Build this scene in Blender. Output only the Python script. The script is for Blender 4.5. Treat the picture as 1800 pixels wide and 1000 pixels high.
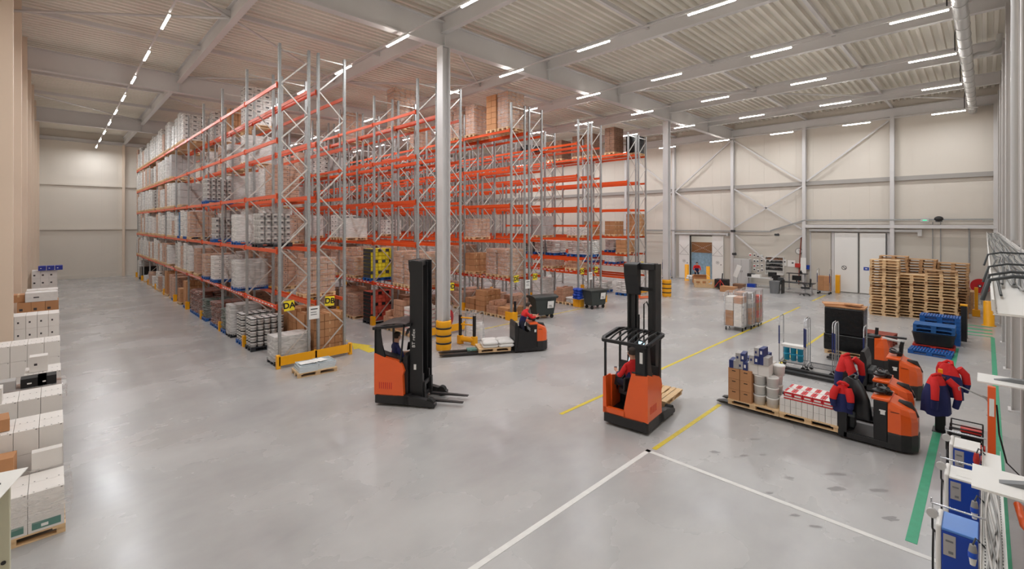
import bpy, math, random
from mathutils import Vector, Matrix
random.seed(7)
for o in list(bpy.data.objects): bpy.data.objects.remove(o)
SC = bpy.context.scene
COL = SC.collection
PI = math.pi
# ---------------------------------------------------------------- camera
# level camera 4.8 m up in the corner of the hall; X runs along the right wall, Y along the left wall
cam = bpy.data.cameras.new('camera'); cam.sensor_fit = 'HORIZONTAL'; cam.sensor_width = 36.0
cam.lens = 16.38; cam.shift_y = -107 / 1800.0; cam.clip_start = .05; cam.clip_end = 300
camo = bpy.data.objects.new('camera', cam); COL.objects.link(camo)
camo.location = (0, 0, 4.8); camo.rotation_euler = (PI / 2, 0, math.radians(45.486 - 90))
SC.camera = camo
# ---------------------------------------------------------------- exposure, world
SC.view_settings.view_transform = 'Standard'; SC.view_settings.look = 'None'
SC.view_settings.gamma = 1; SC.view_settings.use_curve_mapping = False
SC.view_settings.exposure = 0.29
W = bpy.data.worlds.new('world'); SC.world = W; W.use_nodes = True
W.node_tree.nodes['Background'].inputs[0].default_value = (.62, .64, .7, 1)
W.node_tree.nodes['Background'].inputs[1].default_value = .35
# ---------------------------------------------------------------- lamps: seven continuous lines of tube lamps
LAMP_Z = {2.6: 11.4, 8.6: 11.22, 14.2: 11.36, 19.8: 11.45, 25.2: 11.47, 30.8: 11.45, 36.8: 11.22}
LAMP_Y = [.8 + 4.32 * k for k in range(13)]
LAMP_L = 1.45; LAMP_W = 62.0
def area_lamp(x, y, z, w):
    l = bpy.data.lights.new('tube_light', 'AREA'); l.shape = 'RECTANGLE'; l.size = .16; l.size_y = LAMP_L
    l.energy = w; l.color = (.935, .965, 1.0)
    o = bpy.data.objects.new('tube_light', l); COL.objects.link(o); o.location = (x, y, z)
    return o

# ---------------------------------------------------------------- mesh helpers
class MB:
    def __init__(s): s.V = []; s.F = []; s.M = []; s.S = []
    def add(s, vs, fs, m=0, sm=False):
        b = len(s.V); s.V += [tuple(v) for v in vs]
        for f in fs: s.F.append(tuple(b + i for i in f)); s.M.append(m); s.S.append(sm)
        return s
    def box(s, x0, y0, z0, x1, y1, z1, m=0):
        if x0 > x1: x0, x1 = x1, x0
        if y0 > y1: y0, y1 = y1, y0
        if z0 > z1: z0, z1 = z1, z0
        v = [(x0,y0,z0),(x1,y0,z0),(x1,y1,z0),(x0,y1,z0),(x0,y0,z1),(x1,y0,z1),(x1,y1,z1),(x0,y1,z1)]
        return s.add(v, [(0,3,2,1),(4,5,6,7),(0,1,5,4),(1,2,6,5),(2,3,7,6),(3,0,4,7)], m)
    def cb(s, cx, cy, cz, dx, dy, dz, m=0, rot=None):
        if rot is None: return s.box(cx-dx/2, cy-dy/2, cz-dz/2, cx+dx/2, cy+dy/2, cz+dz/2, m)
        from mathutils import Euler
        R = Euler(rot).to_matrix(); c = Vector((cx, cy, cz)); t = MB(); t.box(-dx/2,-dy/2,-dz/2,dx/2,dy/2,dz/2)
        return s.add([c + R @ Vector(v) for v in t.V], t.F, m)
    def bar(s, p0, p1, w, h=None, m=0):
        p0 = Vector(p0); p1 = Vector(p1); h = h or w; d = (p1 - p0).normalized()
        u = Vector((0,0,1)) if abs(d.z) < .95 else Vector((1,0,0))
        a = d.cross(u).normalized(); b = a.cross(d).normalized()
        vs = [p + a*(i*w/2) + b*(j*h/2) for p in (p0, p1) for i, j in ((-1,-1),(1,-1),(1,1),(-1,1))]
        return s.add(vs, [(0,3,2,1),(4,5,6,7),(0,1,5,4),(1,2,6,5),(2,3,7,6),(3,0,4,7)], m)
    def cyl(s, p0, p1, r0, r1=None, n=12, m=0, caps=True, sm=True):
        p0 = Vector(p0); p1 = Vector(p1); r1 = r0 if r1 is None else r1
        d = (p1 - p0).normalized(); u = Vector((0,0,1)) if abs(d.z) < .9 else Vector((1,0,0))
        a = d.cross(u).normalized(); b = d.cross(a)
        vs = []
        for p, r in ((p0, r0), (p1, r1)):
            for k in range(n):
                t = 2*PI*k/n; vs.append(p + (a*math.cos(t) + b*math.sin(t))*r)
        s.add(vs, [(k, (k+1) % n, n+(k+1) % n, n+k) for k in range(n)], m, sm)
        if caps: s.add(vs, [tuple(range(n-1, -1, -1)), tuple(range(n, 2*n))], m)
        return s
    def tube(s, pts, r, n=8, m=0, caps=True, closed=False):
        P = [Vector(p) for p in pts]; N = len(P); vs = []
        rr = r if isinstance(r, (list, tuple)) else [r]*N
        a = None
        for i, p in enumerate(P):
            if closed: d = P[(i+1) % N] - P[i-1]
            else: d = P[min(i+1, N-1)] - P[max(i-1, 0)]
            if d.length < 1e-9: d = Vector((0,0,1))
            d.normalize()
            if a is None:
                u = Vector((0,0,1)) if abs(d.z) < .9 else Vector((1,0,0)); a = d.cross(u).normalized()
            else:
                a = (a - d*a.dot(d)); a = a.normalized() if a.length > 1e-6 else d.orthogonal().normalized()
            b = d.cross(a)
            for k in range(n):
                t = 2*PI*k/n; vs.append(p + (a*math.cos(t) + b*math.sin(t))*rr[i])
        fs = []
        for i in range(N if closed else N-1):
            j = (i+1) % N
            for k in range(n): fs.append((i*n+k, i*n+(k+1) % n, j*n+(k+1) % n, j*n+k))
        s.add(vs, fs, m, True)
        if caps and not closed: s.add(vs, [tuple(range(n-1,-1,-1)), tuple(range((N-1)*n, N*n))], m)
        return s
    def prism(s, pts, ax, a, b, m=0, sm=False):
        # pts: 2D outline in the plane across axis ax ('x': (y,z), 'y': (x,z), 'z': (x,y))
        n = len(pts)
        f = {'x': lambda p, t: (t, p[0], p[1]), 'y': lambda p, t: (p[0], t, p[1]), 'z': lambda p, t: (p[0], p[1], t)}[ax]
        vs = [f(p, a) for p in pts] + [f(p, b) for p in pts]
        s.add(vs, [(k, (k+1) % n, n+(k+1) % n, n+k) for k in range(n)], m, sm)
        return s.add(vs, [tuple(range(n-1,-1,-1)), tuple(range(n, 2*n))], m)
    def lathe(s, prof, o=(0,0,0), n=16, m=0, sm=True):
        vs = []; N = len(prof)
        for r, z in prof:
            for k in range(n):
                t = 2*PI*k/n; vs.append((o[0]+r*math.cos(t), o[1]+r*math.sin(t), o[2]+z))
        return s.add(vs, [(i*n+k, i*n+(k+1) % n, (i+1)*n+(k+1) % n, (i+1)*n+k) for i in range(N-1) for k in range(n)], m, sm)
    def ball(s, c, r, n=12, k=8, m=0):
        if not isinstance(r, (tuple, list)): r = (r, r, r)
        vs = []
        for i in range(k+1):
            t = PI*i/k
            for j in range(n):
                q = 2*PI*j/n; vs.append((c[0]+r[0]*math.sin(t)*math.cos(q), c[1]+r[1]*math.sin(t)*math.sin(q), c[2]-r[2]*math.cos(t)))
        return s.add(vs, [(i*n+j, i*n+(j+1) % n, (i+1)*n+(j+1) % n, (i+1)*n+j) for i in range(k) for j in range(n)], m, True)
    def loft(s, rings, m=0, caps=True, closed=True):
        n = len(rings[0]); vs = [v for r in rings for v in r]; fs = []
        for i in range(len(rings)-1):
            for k in range(n if closed else n-1): fs.append((i*n+k, i*n+(k+1) % n, (i+1)*n+(k+1) % n, (i+1)*n+k))
        s.add(vs, fs, m, True)
        if caps: s.add(vs, [tuple(range(n-1,-1,-1)), tuple(range((len(rings)-1)*n, len(rings)*n))], m, True)
        return s
    def xf(s, M):
        s.V = [tuple(M @ Vector(v)) for v in s.V]; return s
    def build(s, name, mats, parent=None, loc=(0,0,0), rz=0, bevel=0, rot=None):
        me = bpy.data.meshes.new(name); me.from_pydata(s.V, [], s.F)
        if not isinstance(mats, (list, tuple)): mats = [mats]
        for m in mats: me.materials.append(m)
        me.polygons.foreach_set('material_index', s.M); me.polygons.foreach_set('use_smooth', s.S)
        me.validate(); me.update()
        o = bpy.data.objects.new(name, me); COL.objects.link(o); o.location = loc
        o.rotation_euler = rot if rot else (0, 0, rz)
        if parent: o.parent = parent
        if bevel:
            b = o.modifiers.new('bevel', 'BEVEL'); b.width = bevel; b.segments = 2; b.limit_method = 'ANGLE'; b.angle_limit = .7
            b.use_clamp_overlap = True
        return o
def tag(o, label=None, cat=None, group=None, kind=None):
    if label: o['label'] = label
    if cat: o['category'] = cat
    if group: o['group'] = group
    if kind: o['kind'] = kind
    return o
def thing(name, label, cat, loc=(0,0,0), rz=0, group=None):
    o = bpy.data.objects.new(name, None); COL.objects.link(o); o.empty_display_size = .2
    o.location = loc; o.rotation_euler = (0, 0, rz)
    return tag(o, label, cat, group)
def struct(o): o['kind'] = 'structure'; return o
KIDS = {}
def kids(o):
    return [c for c in bpy.data.objects if c.parent == o] if o.name not in KIDS else KIDS[o.name]
def reg(root):                       # remember the children of a thing that will be copied often
    def rec(o):
        KIDS[o.name] = [c for c in bpy.data.objects if c.parent == o]
        for c in KIDS[o.name]: rec(c)
    rec(root); return root
def dup(root, loc, rz=0, label=None, group=None):
    def rec(o, par):
        c = o.copy(); COL.objects.link(c)
        if par: c.parent = par
        for k in kids(o): rec(k, c)
        return c
    r = rec(root, None); r.location = loc; r.rotation_euler = (0, 0, rz)
    if label: r['label'] = label
    if group: r['group'] = group
    return r
# ---------------------------------------------------------------- materials
def lin(c):
    c /= 255.0
    return c/12.92 if c <= .04045 else ((c+.055)/1.055)**2.4
def mat(name, rgb, rough=.6, metal=0, var=0, vs=6, rand=0, bump=0, bs=30, coat=0, emit=0, spec=.5, stretch=(1,1,1)):
    m = bpy.data.materials.new(name); m.use_nodes = True; nt = m.node_tree; N = nt.nodes; L = nt.links
    b = N['Principled BSDF']; c = (lin(rgb[0]), lin(rgb[1]), lin(rgb[2]), 1)
    b.inputs['Base Color'].default_value = c; b.inputs['Roughness'].default_value = rough
    b.inputs['Metallic'].default_value = metal; b.inputs['Specular IOR Level'].default_value = spec
    if coat: b.inputs['Coat Weight'].default_value = coat; b.inputs['Coat Roughness'].default_value = .12
    if emit: b.inputs['Emission Color'].default_value = c; b.inputs['Emission Strength'].default_value = emit
    if var or rand:
        hsv = N.new('ShaderNodeHueSaturation'); hsv.inputs['Color'].default_value = c
        L.new(hsv.outputs[0], b.inputs['Base Color']); val = None
        if var:
            tc = N.new('ShaderNodeTexCoord'); mp = N.new('ShaderNodeMapping'); mp.inputs['Scale'].default_value = stretch
            nz = N.new('ShaderNodeTexNoise'); nz.inputs['Scale'].default_value = vs; nz.inputs['Detail'].default_value = 5
            L.new(tc.outputs['Object'], mp.inputs[0]); L.new(mp.outputs[0], nz.inputs['Vector'])
            mr = N.new('ShaderNodeMapRange'); mr.inputs[1].default_value = .25; mr.inputs[2].default_value = .75
            mr.inputs[3].default_value = 1-var; mr.inputs[4].default_value = 1+var
            L.new(nz.outputs[0], mr.inputs[0]); val = mr.outputs[0]
        if rand:
            oi = N.new('ShaderNodeObjectInfo'); m2 = N.new('ShaderNodeMapRange')
            m2.inputs[3].default_value = 1-rand; m2.inputs[4].default_value = 1+rand
            L.new(oi.outputs['Random'], m2.inputs[0])
            if val:
                mu = N.new('ShaderNodeMath'); mu.operation = 'MULTIPLY'; L.new(val, mu.inputs[0]); L.new(m2.outputs[0], mu.inputs[1]); val = mu.outputs[0]
            else: val = m2.outputs[0]
        L.new(val, hsv.inputs['Value'])
    if bump:
        tc = N.new('ShaderNodeTexCoord'); nz = N.new('ShaderNodeTexNoise'); nz.inputs['Scale'].default_value = bs; nz.inputs['Detail'].default_value = 4
        bp = N.new('ShaderNodeBump'); bp.inputs['Strength'].default_value = bump; bp.inputs['Distance'].default_value = .02
        L.new(tc.outputs['Object'], nz.inputs['Vector']); L.new(nz.outputs[0], bp.inputs['Height']); L.new(bp.outputs[0], b.inputs['Normal'])
    return m
def film(name, rgb, lo=.12, hi=.6, rough=.18, sc=3, st=(1,1,5)):
    # stretch film: mostly clear, whitish creases that catch the lamps
    m = bpy.data.materials.new(name); m.use_nodes = True; nt = m.node_tree; N = nt.nodes; L = nt.links
    b = N['Principled BSDF']; b.inputs['Base Color'].default_value = (lin(rgb[0]), lin(rgb[1]), lin(rgb[2]), 1); b.inputs['Roughness'].default_value = rough
    tc = N.new('ShaderNodeTexCoord'); mp = N.new('ShaderNodeMapping'); mp.inputs['Scale'].default_value = st
    nz = N.new('ShaderNodeTexNoise'); nz.inputs['Scale'].default_value = sc; nz.inputs['Detail'].default_value = 6; nz.inputs['Distortion'].default_value = 1.2
    L.new(tc.outputs['Object'], mp.inputs[0]); L.new(mp.outputs[0], nz.inputs['Vector'])
    mr = N.new('ShaderNodeMapRange'); mr.inputs[1].default_value = .42; mr.inputs[2].default_value = .72; mr.inputs[3].default_value = lo; mr.inputs[4].default_value = hi
    L.new(nz.outputs[0], mr.inputs[0]); L.new(mr.outputs[0], b.inputs['Alpha'])
    bp = N.new('ShaderNodeBump'); bp.inputs['Strength'].default_value = .9; bp.inputs['Distance'].default_value = .03
    L.new(nz.outputs[0], bp.inputs['Height']); L.new(bp.outputs[0], b.inputs['Normal'])
    return m
M = {}
M['wall'] = mat('wall_panel', (222,214,203), .55, var=.015, vs=.4)
M['wall_lo'] = mat('kick_wall', (204,197,186), .6, var=.02, vs=.5)
M['pil'] = mat('pilaster_orange_bounce', (228,208,188), .5)  # pinkish beige: reflected orange light put into the base colour
M['steel'] = mat('painted_steel', (212,209,208), .42, var=.02, vs=2)
M['galv'] = mat('galvanised', (160,161,160), .4, metal=.3, var=.1, vs=14)
M['chrome'] = mat('bright_zinc', (196,198,202), .25, metal=.85)
M['zinc'] = mat('zinc_brace', (205,200,194), .35, metal=.55)
M['beam'] = mat('orange_beam', (230,84,26), .32, var=.03, vs=3)
M['yel'] = mat('safety_yellow', (244,170,14), .42, var=.03, vs=5)
M['yelp'] = mat('floor_yellow', (214,190,50), .5, var=.12, vs=9)
M['grnp'] = mat('floor_green', (62,164,124), .5, var=.1, vs=7)
M['whp'] = mat('floor_white', (226,224,220), .5, var=.06, vs=7)
M['black'] = mat('black_plastic', (26,26,28), .42, rand=.0)
M['dark'] = mat('dark_steel', (38,37,38), .45, var=.12, vs=9)
M['dgrey'] = mat('dark_grey_plastic', (62,66,68), .5)
M['grey'] = mat('grey_plastic', (120,122,124), .5)
M['lgrey'] = mat('light_grey_paint', (196,194,192), .45)
M['white'] = mat('white_plastic', (236,234,230), .4)
M['paper'] = mat('paper', (240,238,234), .8)
M['orange'] = mat('truck_orange', (242,98,34), .3, coat=.4, var=.02, vs=4)
M['navy'] = mat('navy_cloth', (34,40,92), .85, bump=.3, bs=25)
M['red'] = mat('red_cloth', (214,36,36), .8, bump=.3, bs=25)
M['trouser'] = mat('dark_work_trousers', (34,36,56), .85)
M['skin'] = mat('skin', (214,160,132), .5)
M['hair'] = mat('dark_hair', (52,38,30), .7, bump=.5, bs=60)
M['wood'] = mat('pallet_wood', (226,192,148), .75, var=.14, vs=5, rand=.1, stretch=(1,6,6))
M['wood2'] = mat('old_pallet_wood', (190,150,110), .8, var=.18, vs=5, rand=.14, stretch=(1,6,6))
M['redw'] = mat('red_brown_wood', (150,70,54), .75, var=.12, vs=6, stretch=(1,5,5))
M['bluep'] = mat('blue_pallet', (26,92,168), .45, var=.06, vs=5)
M['blackp'] = mat('black_pallet', (38,42,48), .5)
M['kraft'] = mat('kraft_carton', (188,136,94), .75, var=.04, vs=3, rand=.1)
M['kraft2'] = mat('pink_kraft_carton', (196,150,122), .6, var=.05, vs=3, rand=.08)
M['brown'] = mat('brown_carton', (128,92,70), .7, var=.05, vs=3, rand=.1)
M['tape'] = mat('carton_tape', (214,178,136), .4)
M['wcart'] = mat('white_carton', (232,227,222), .55, var=.02, vs=4, rand=.03)
M['gcart'] = mat('grey_carton', (176,172,170), .6, rand=.08)
M['print'] = mat('dark_print', (66,60,62), .6)
M['shade'] = mat('carton_seam', (120,112,106), .8)
M['yc'] = mat('yellow_carton', (232,212,40), .6)
M['rc'] = mat('coral_carton', (206,84,66), .6, var=.06, vs=6)
M['sack'] = mat('white_sack', (222,218,214), .6, var=.06, vs=7, bump=.6, bs=9)
M['dsack'] = mat('russet_sack', (120,66,50), .4, var=.35, vs=11, bump=.6, bs=14)
M['gsack'] = mat('green_dark_sack', (70,84,74), .4, var=.3, vs=11, bump=.6, bs=14)
M['bucket'] = mat('white_bucket', (238,236,232), .32)
M['bluec'] = mat('blue_drum', (40,140,196), .4, var=.1, vs=6)
M['cyan'] = mat('cyan_bucket', (46,170,206), .4)
M['film'] = film('stretch_film', (235,230,228), .05, .3, .2, 2)
M['filmw'] = film('milky_film', (240,238,236), .45, .85, .25, 2)
M['filmb'] = film('bright_film', (245,240,236), .06, .5, .14, 2.5)
M['filmd'] = mat('black_film', (16,16,18), .22, bump=.9, bs=7)
M['ynote'] = mat('sign_yellow', (240,214,40), .5)
M['ink'] = mat('ink', (18,18,20), .6)
M['blue'] = mat('charger_blue', (22,66,170), .35)
M['bluel'] = mat('charger_top_blue', (88,138,214), .35)
M['plug'] = mat('blue_plug', (30,84,200), .4)
M['redp'] = mat('red_plastic', (196,52,44), .4)
M['hose'] = mat('red_reel', (178,28,34), .35)
M['cable'] = mat('grey_cable', (150,148,146), .5)
M['cablew'] = mat('pale_cable', (206,202,198), .5)
M['rubber'] = mat('rubber', (30,30,30), .8)
M['screen'] = mat('lit_screen', (190,226,240), .3, emit=1.2)
M['dscreen'] = mat('dark_screen', (14,16,20), .15)
M['navyc'] = mat('navy_print_carton', (40,52,110), .5)
M['redc'] = mat('red_print_carton', (206,34,44), .5)
M['teal'] = mat('teal_label', (96,138,128), .6)
M['curtain'] = mat('pvc_strip_blue', (150,180,200), .2, var=.25, vs=5)
M['deck'] = mat('roof_deck', (236,231,220), .5, metal=.0)
M['bin'] = mat('bin_green_grey', (54,60,58), .45)
M['glass'] = mat('clear_plastic_crate', (206,214,218), .15)
M['tube'] = mat('lit_tube', (255,250,242), .5, emit=36)
M['insul'] = mat('foil_pipe', (196,196,196), .35, metal=.4, bump=.6, bs=20)
M['rail'] = mat('shaded_rail', (168,163,158), .45)  # darker than the other steel: underside shade put into the rail colour
M['cream'] = mat('cream_plastic', (196,194,170), .5)
# polished concrete
def concrete():
    m = bpy.data.materials.new('polished_concrete'); m.use_nodes = True; nt = m.node_tree; N = nt.nodes; L = nt.links
    b = N['Principled BSDF']; tc = N.new('ShaderNodeTexCoord')
    def nz(scale, det, sx=(1,1,1), dist=0):
        mp = N.new('ShaderNodeMapping'); mp.inputs['Scale'].default_value = sx
        n = N.new('ShaderNodeTexNoise'); n.inputs['Scale'].default_value = scale; n.inputs['Detail'].default_value = det; n.inputs['Distortion'].default_value = dist
        L.new(tc.outputs['Object'], mp.inputs[0]); L.new(mp.outputs[0], n.inputs['Vector']); return n.outputs[0]
    a = nz(.35, 7, (1,1.4,1), .15); c = nz(2.2, 8, (1,1.6,1), .1); s = nz(.8, 3, (.25,2.5,1), 0)
    r = N.new('ShaderNodeValToRGB'); r.color_ramp.elements[0].position = .25; r.color_ramp.elements[1].position = .78
    r.color_ramp.elements[0].color = (lin(163),lin(161),lin(161),1); r.color_ramp.elements[1].color = (lin(188),lin(186),lin(184),1)
    mx = N.new('ShaderNodeMath'); mx.operation = 'ADD'; L.new(a, mx.inputs[0])
    m2 = N.new('ShaderNodeMath'); m2.operation = 'MULTIPLY_ADD'; L.new(c, m2.inputs[0]); m2.inputs[1].default_value = .22; m2.inputs[2].default_value = -.11
    L.new(m2.outputs[0], mx.inputs[1]); L.new(mx.outputs[0], r.inputs[0])
    # warm dusty clouds and small dark tyre marks
    r2 = N.new('ShaderNodeValToRGB'); r2.color_ramp.elements[0].position = .52; r2.color_ramp.elements[1].position = .7
    r2.color_ramp.elements[0].color = (1,1,1,1); r2.color_ramp.elements[1].color = (1.0,.965,.93,1); L.new(nz(.22, 4), r2.inputs[0])
    mm = N.new('ShaderNodeMix'); mm.data_type = 'RGBA'; mm.blend_type = 'MULTIPLY'; mm.inputs[0].default_value = 1
    L.new(r.outputs[0], mm.inputs[6]); L.new(r2.outputs[0], mm.inputs[7])
    r3 = N.new('ShaderNodeValToRGB'); r3.color_ramp.elements[0].position = .735; r3.color_ramp.elements[1].position = .78
    r3.color_ramp.elements[0].color = (1,1,1,1); r3.color_ramp.elements[1].color = (.72,.72,.72,1); L.new(nz(1.1, 4, (1,2.2,1)), r3.inputs[0])
    m3 = N.new('ShaderNodeMix'); m3.data_type = 'RGBA'; m3.blend_type = 'MULTIPLY'; m3.inputs[0].default_value = .16
    L.new(mm.outputs[2], m3.inputs[6]); L.new(r3.outputs[0], m3.inputs[7]); L.new(m3.outputs[2], b.inputs['Base Color'])
    rr = N.new('ShaderNodeMapRange'); rr.inputs[1].default_value = .3; rr.inputs[2].default_value = .7; rr.inputs[3].default_value = .19; rr.inputs[4].default_value = .33
    L.new(a, rr.inputs[0]); L.new(rr.outputs[0], b.inputs['Roughness']); b.inputs['Specular IOR Level'].default_value = .5
    return m
M['floor'] = concrete()
M['stain'] = mat('dried_stain', (142,139,138), .4, var=.1, vs=12)
# ================================================================ the hall
XW, YB, XL, YR = 39.6, 55.6, -1.16, -1.05      # door wall, back wall, left wall, right wall
ZR = 12.85
struct(MB().box(XL-.3, YR-.3, -.2, XW+8, YB+.3, 0).build('floor', M['floor']))
b = MB()                                        # trapezoid roof deck, ribs along X
y = YR - .3; prof = []
while y < YB + .3:
    prof += [(y, ZR), (y+.12, ZR), (y+.15, ZR+.15), (y+.3, ZR+.15)]; y += .33
n = len(prof); vs = [(XL-.3, p[0], p[1]) for p in prof] + [(XW+.3, p[0], p[1]) for p in prof]
b.add(vs, [(k, k+1, n+k+1, n+k) for k in range(n-1)])
b.box(XL-.3, YR-.3, ZR+.3, XW+.3, YB+.3, ZR+.4)
struct(b.build('ceiling', M['deck']))
# walls of upright sandwich panels with joint grooves
def wall_x(name, x, sgn, y0, y1, z0, z1, m, pitch=1.1):
    b = MB(); y = y0
    while y < y1 - .01:
        e = min(y + pitch, y1); b.box(x, y + .006, z0, x + sgn*.12, e - .006, z1); y = e
    b.box(x + sgn*.01, y0, z0, x + sgn*.14, y1, z1); return struct(b.build(name, m))
def wall_y(name, y, sgn, x0, x1, z0, z1, m, pitch=1.1):
    b = MB(); x = x0
    while x < x1 - .01:
        e = min(x + pitch, x1); b.box(x + .006, y, z0, e - .006, y + sgn*.12, z1); x = e
    b.box(x0, y + sgn*.01, z0, x1, y + sgn*.14, z1); return struct(b.build(name, m))
wall_x('wall_left', XL, -1, YR-.2, YB+.2, 0, ZR+.3, M['wall'])
wall_y('wall_back', YB, 1, XL-.2, XW+.2, 0, ZR+.3, M['wall'])
wall_y('wall_right', YR, -1, XL-.2, XW+.2, 0, ZR+.3, M['wall'])
# door wall: opening of door_1 between y 16.1 and 18.1
D1 = (16.14, 18.06)
wall_x('wall_front', XW, 1, YR, D1[0], 0, ZR+.3, M['wall'])
o = wall_x('wall_front', XW, 1, D1[1], YB, 0, ZR+.3, M['wall'])
o = wall_x('wall_front', XW, 1, D1[0], D1[1], 3.72, ZR+.3, M['wall'])
# lower wall zone, slightly greyer boards up to the cable tray, in two runs beside the doors
struct(MB().box(XW-.05, YR, .02, XW, D1[0]-.05, 3.95).box(XW-.05, D1[1]+.05, .02, XW, YB, 3.95).build('wall_front_lower', M['wall_lo']))
struct(MB().box(XW-.07, YR, 0, XW-.05, D1[0]-.05, .12).box(XW-.07, D1[1]+.05, 0, XW-.05, YB, .12).build('baseboard_front', M['wall']))
struct(MB().box(XL, YB-.03, 0, XW, YB, .35).build('baseboard_back', M['wall']))
# beyond door_1: a lit corridor with stacked goods behind the strip curtain
struct(MB().box(XW+6, 12, 0, XW+6.2, 22, 5).box(XW+.14, 12, 0, XW+6, 12.2, 5).box(XW+.14, 22, 0, XW+6, 22.2, 5).box(XW+.14, 12, 5, XW+6.2, 22.2, 5.1).build('wall_corridor', M['wall']))
l = area_lamp(XW+2.5, 17, 4.9, 160); l.name = 'corridor_light'
# roof steel
def ibeam(b, p0, p1, w, h, t=.02, tw=.012):
    p0 = Vector(p0); p1 = Vector(p1); u = Vector((0,0,1))
    b.bar(p0 + u*(h/2-t/2), p1 + u*(h/2-t/2), w, t); b.bar(p0 - u*(h/2-t/2), p1 - u*(h/2-t/2), w, t); b.bar(p0, p1, tw, h-2*t)
for y in (14.55, 29.2, 43.6):
    b = MB(); ibeam(b, (XL, y, 12.0), (XW, y, 12.0), .32, .95, .04, .02)
    for x in [4.6, 10.6, 16.65, 22.7, 28.8, 34.8]: b.box(x-.01, y-.15, 11.55, x+.01, y+.15, 12.45)
    struct(b.build('roof_girder', M['steel']))
for x in (4.6, 10.6, 16.65, 22.7, 28.8, 34.8):
    b = MB(); ibeam(b, (x, YR, 12.35), (x, YB, 12.35), .22, .62, .03, .015); struct(b.build('roof_beam', M['steel']))
for y in [4.35, 9.3, 19.4, 24.2, 33.9, 38.8, 48.4]:
    struct(MB().bar((XL, y, 12.5), (XW, y, 12.5), .12, .16).build('roof_purlin', M['steel']))
for y in (YB-.2,):
    b = MB(); ibeam(b, (XL, y, 12.05), (XW, y, 12.05), .25, .3); struct(b.build('roof_beam', M['steel']))
b = MB(); ibeam(b, (XW-.22, YR, 12.1), (XW-.22, YB, 12.1), .25, .55); struct(b.build('roof_beam', M['steel']))
wb = [((XL,24.2),(4.6,19.4)), ((4.6,29.0),(10.6,24.2)), ((4.6,19.4),(10.6,24.2)), ((4.6,19.4),(-.9,14.6)), ((10.6,24.2),(16.6,19.4)), ((10.6,14.6),(16.6,19.4)),
      ((28.8,9.3),(34.8,4.35)), ((34.8,4.35),(39.4,.5)), ((22.7,14.4),(28.8,9.3)), ((-.9,38.8),(4.6,43.5)), ((4.6,33.9),(10.6,38.8))]
for (a, c) in wb: struct(MB().cyl((a[0],a[1],12.32), (c[0],c[1],12.32), .05, n=8).build('roof_brace', M['steel']))
# columns
for x, y in ((10.6, 14.5), (28.8, 14.75)):
    b = MB(); b.box(x-.18, y-.18, 0, x-.155, y+.18, 11.52).box(x+.155, y-.18, 0, x+.18, y+.18, 11.52).box(x-.155, y-.012, 0, x+.155, y+.012, 11.52)
    b.box(x-.24, y-.24, 0, x+.24, y+.24, .025); struct(b.build('steel_column', M['steel']))
for y in (19.4, 24.2, 29.1, 33.9, 38.8, 43.6, 48.4, 14.55, 52.5):
    struct(MB().box(XL, y-.1, 0, -.82, y+.1, ZR).build('wall_pilaster', M['pil'], bevel=.008))
for x in (12.75, 17.6, 22.45, 27.3, 32.1, 36.9):
    b = MB(); b.box(x-.13, -.47, 0, x+.13, -.45, 12.1).box(x-.13, YR+.02, 0, x+.13, YR+.04, 12.1).box(x-.008, YR+.03, 0, x+.008, -.46, 12.1)
    b.box(x-.2, YR+.02, 0, x+.2, -.4, .03); struct(b.build('wall_column', M['steel']))
for x in (4.5, 15.2, 21):
    pass
for y in (-.42, 4.32, 9.36, 14.43, 19.45, 24.3, 29.2):
    b = MB(); b.box(XW-.42, y-.11, 0 if y not in (4.32,) else 0, XW-.4, y+.11, 11.85).box(XW-.4, y-.008, 0, XW-.12, y+.008, 11.85).box(XW-.14, y-.11, 0, XW-.12, y+.11, 11.85)
    struct(b.build('wall_column', M['steel']))
for x in (4.55, 10.6, 16.6, 22.7, 28.8, 34.8):
    struct(MB().box(x-.09, YB-.3, 0, x+.09, YB, 12).build('wall_column', M['pil']))
b = MB()
for z in (7.75,): b.box(XW-.2, YR, z-.14, XW, YB, z+.14)
struct(b.build('trim_1', M['rail']))
b = MB()
for z in (4.35, 8.2, 12.0): b.box(XL, YB-.14, z-.09, XW, YB, z+.09)
struct(b.build('trim_2', M['wall']))
# wind braces on the door wall
def brace(y0, z0, y1, z1): struct(MB().bar((XW-.3, y0, z0), (XW-.3, y1, z1), .1, .1).build('wall_brace', M['steel']))
for a in ((19.35,7.6,14.6,11.5),(19.3,7.6,14.55,4.5),(14.3,11.5,9.5,7.9),(14.3,7.6,9.5,4.4),(9.4,7.6,14.3,4.5),(9.2,7.9,4.5,11.6),(24.2,11.5,19.6,7.9),(19.6,7.6,24.2,4.3),(14.2,3.9,11.9,1.9),(9.5,3.9,11.7,1.9)): brace(*a)
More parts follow.
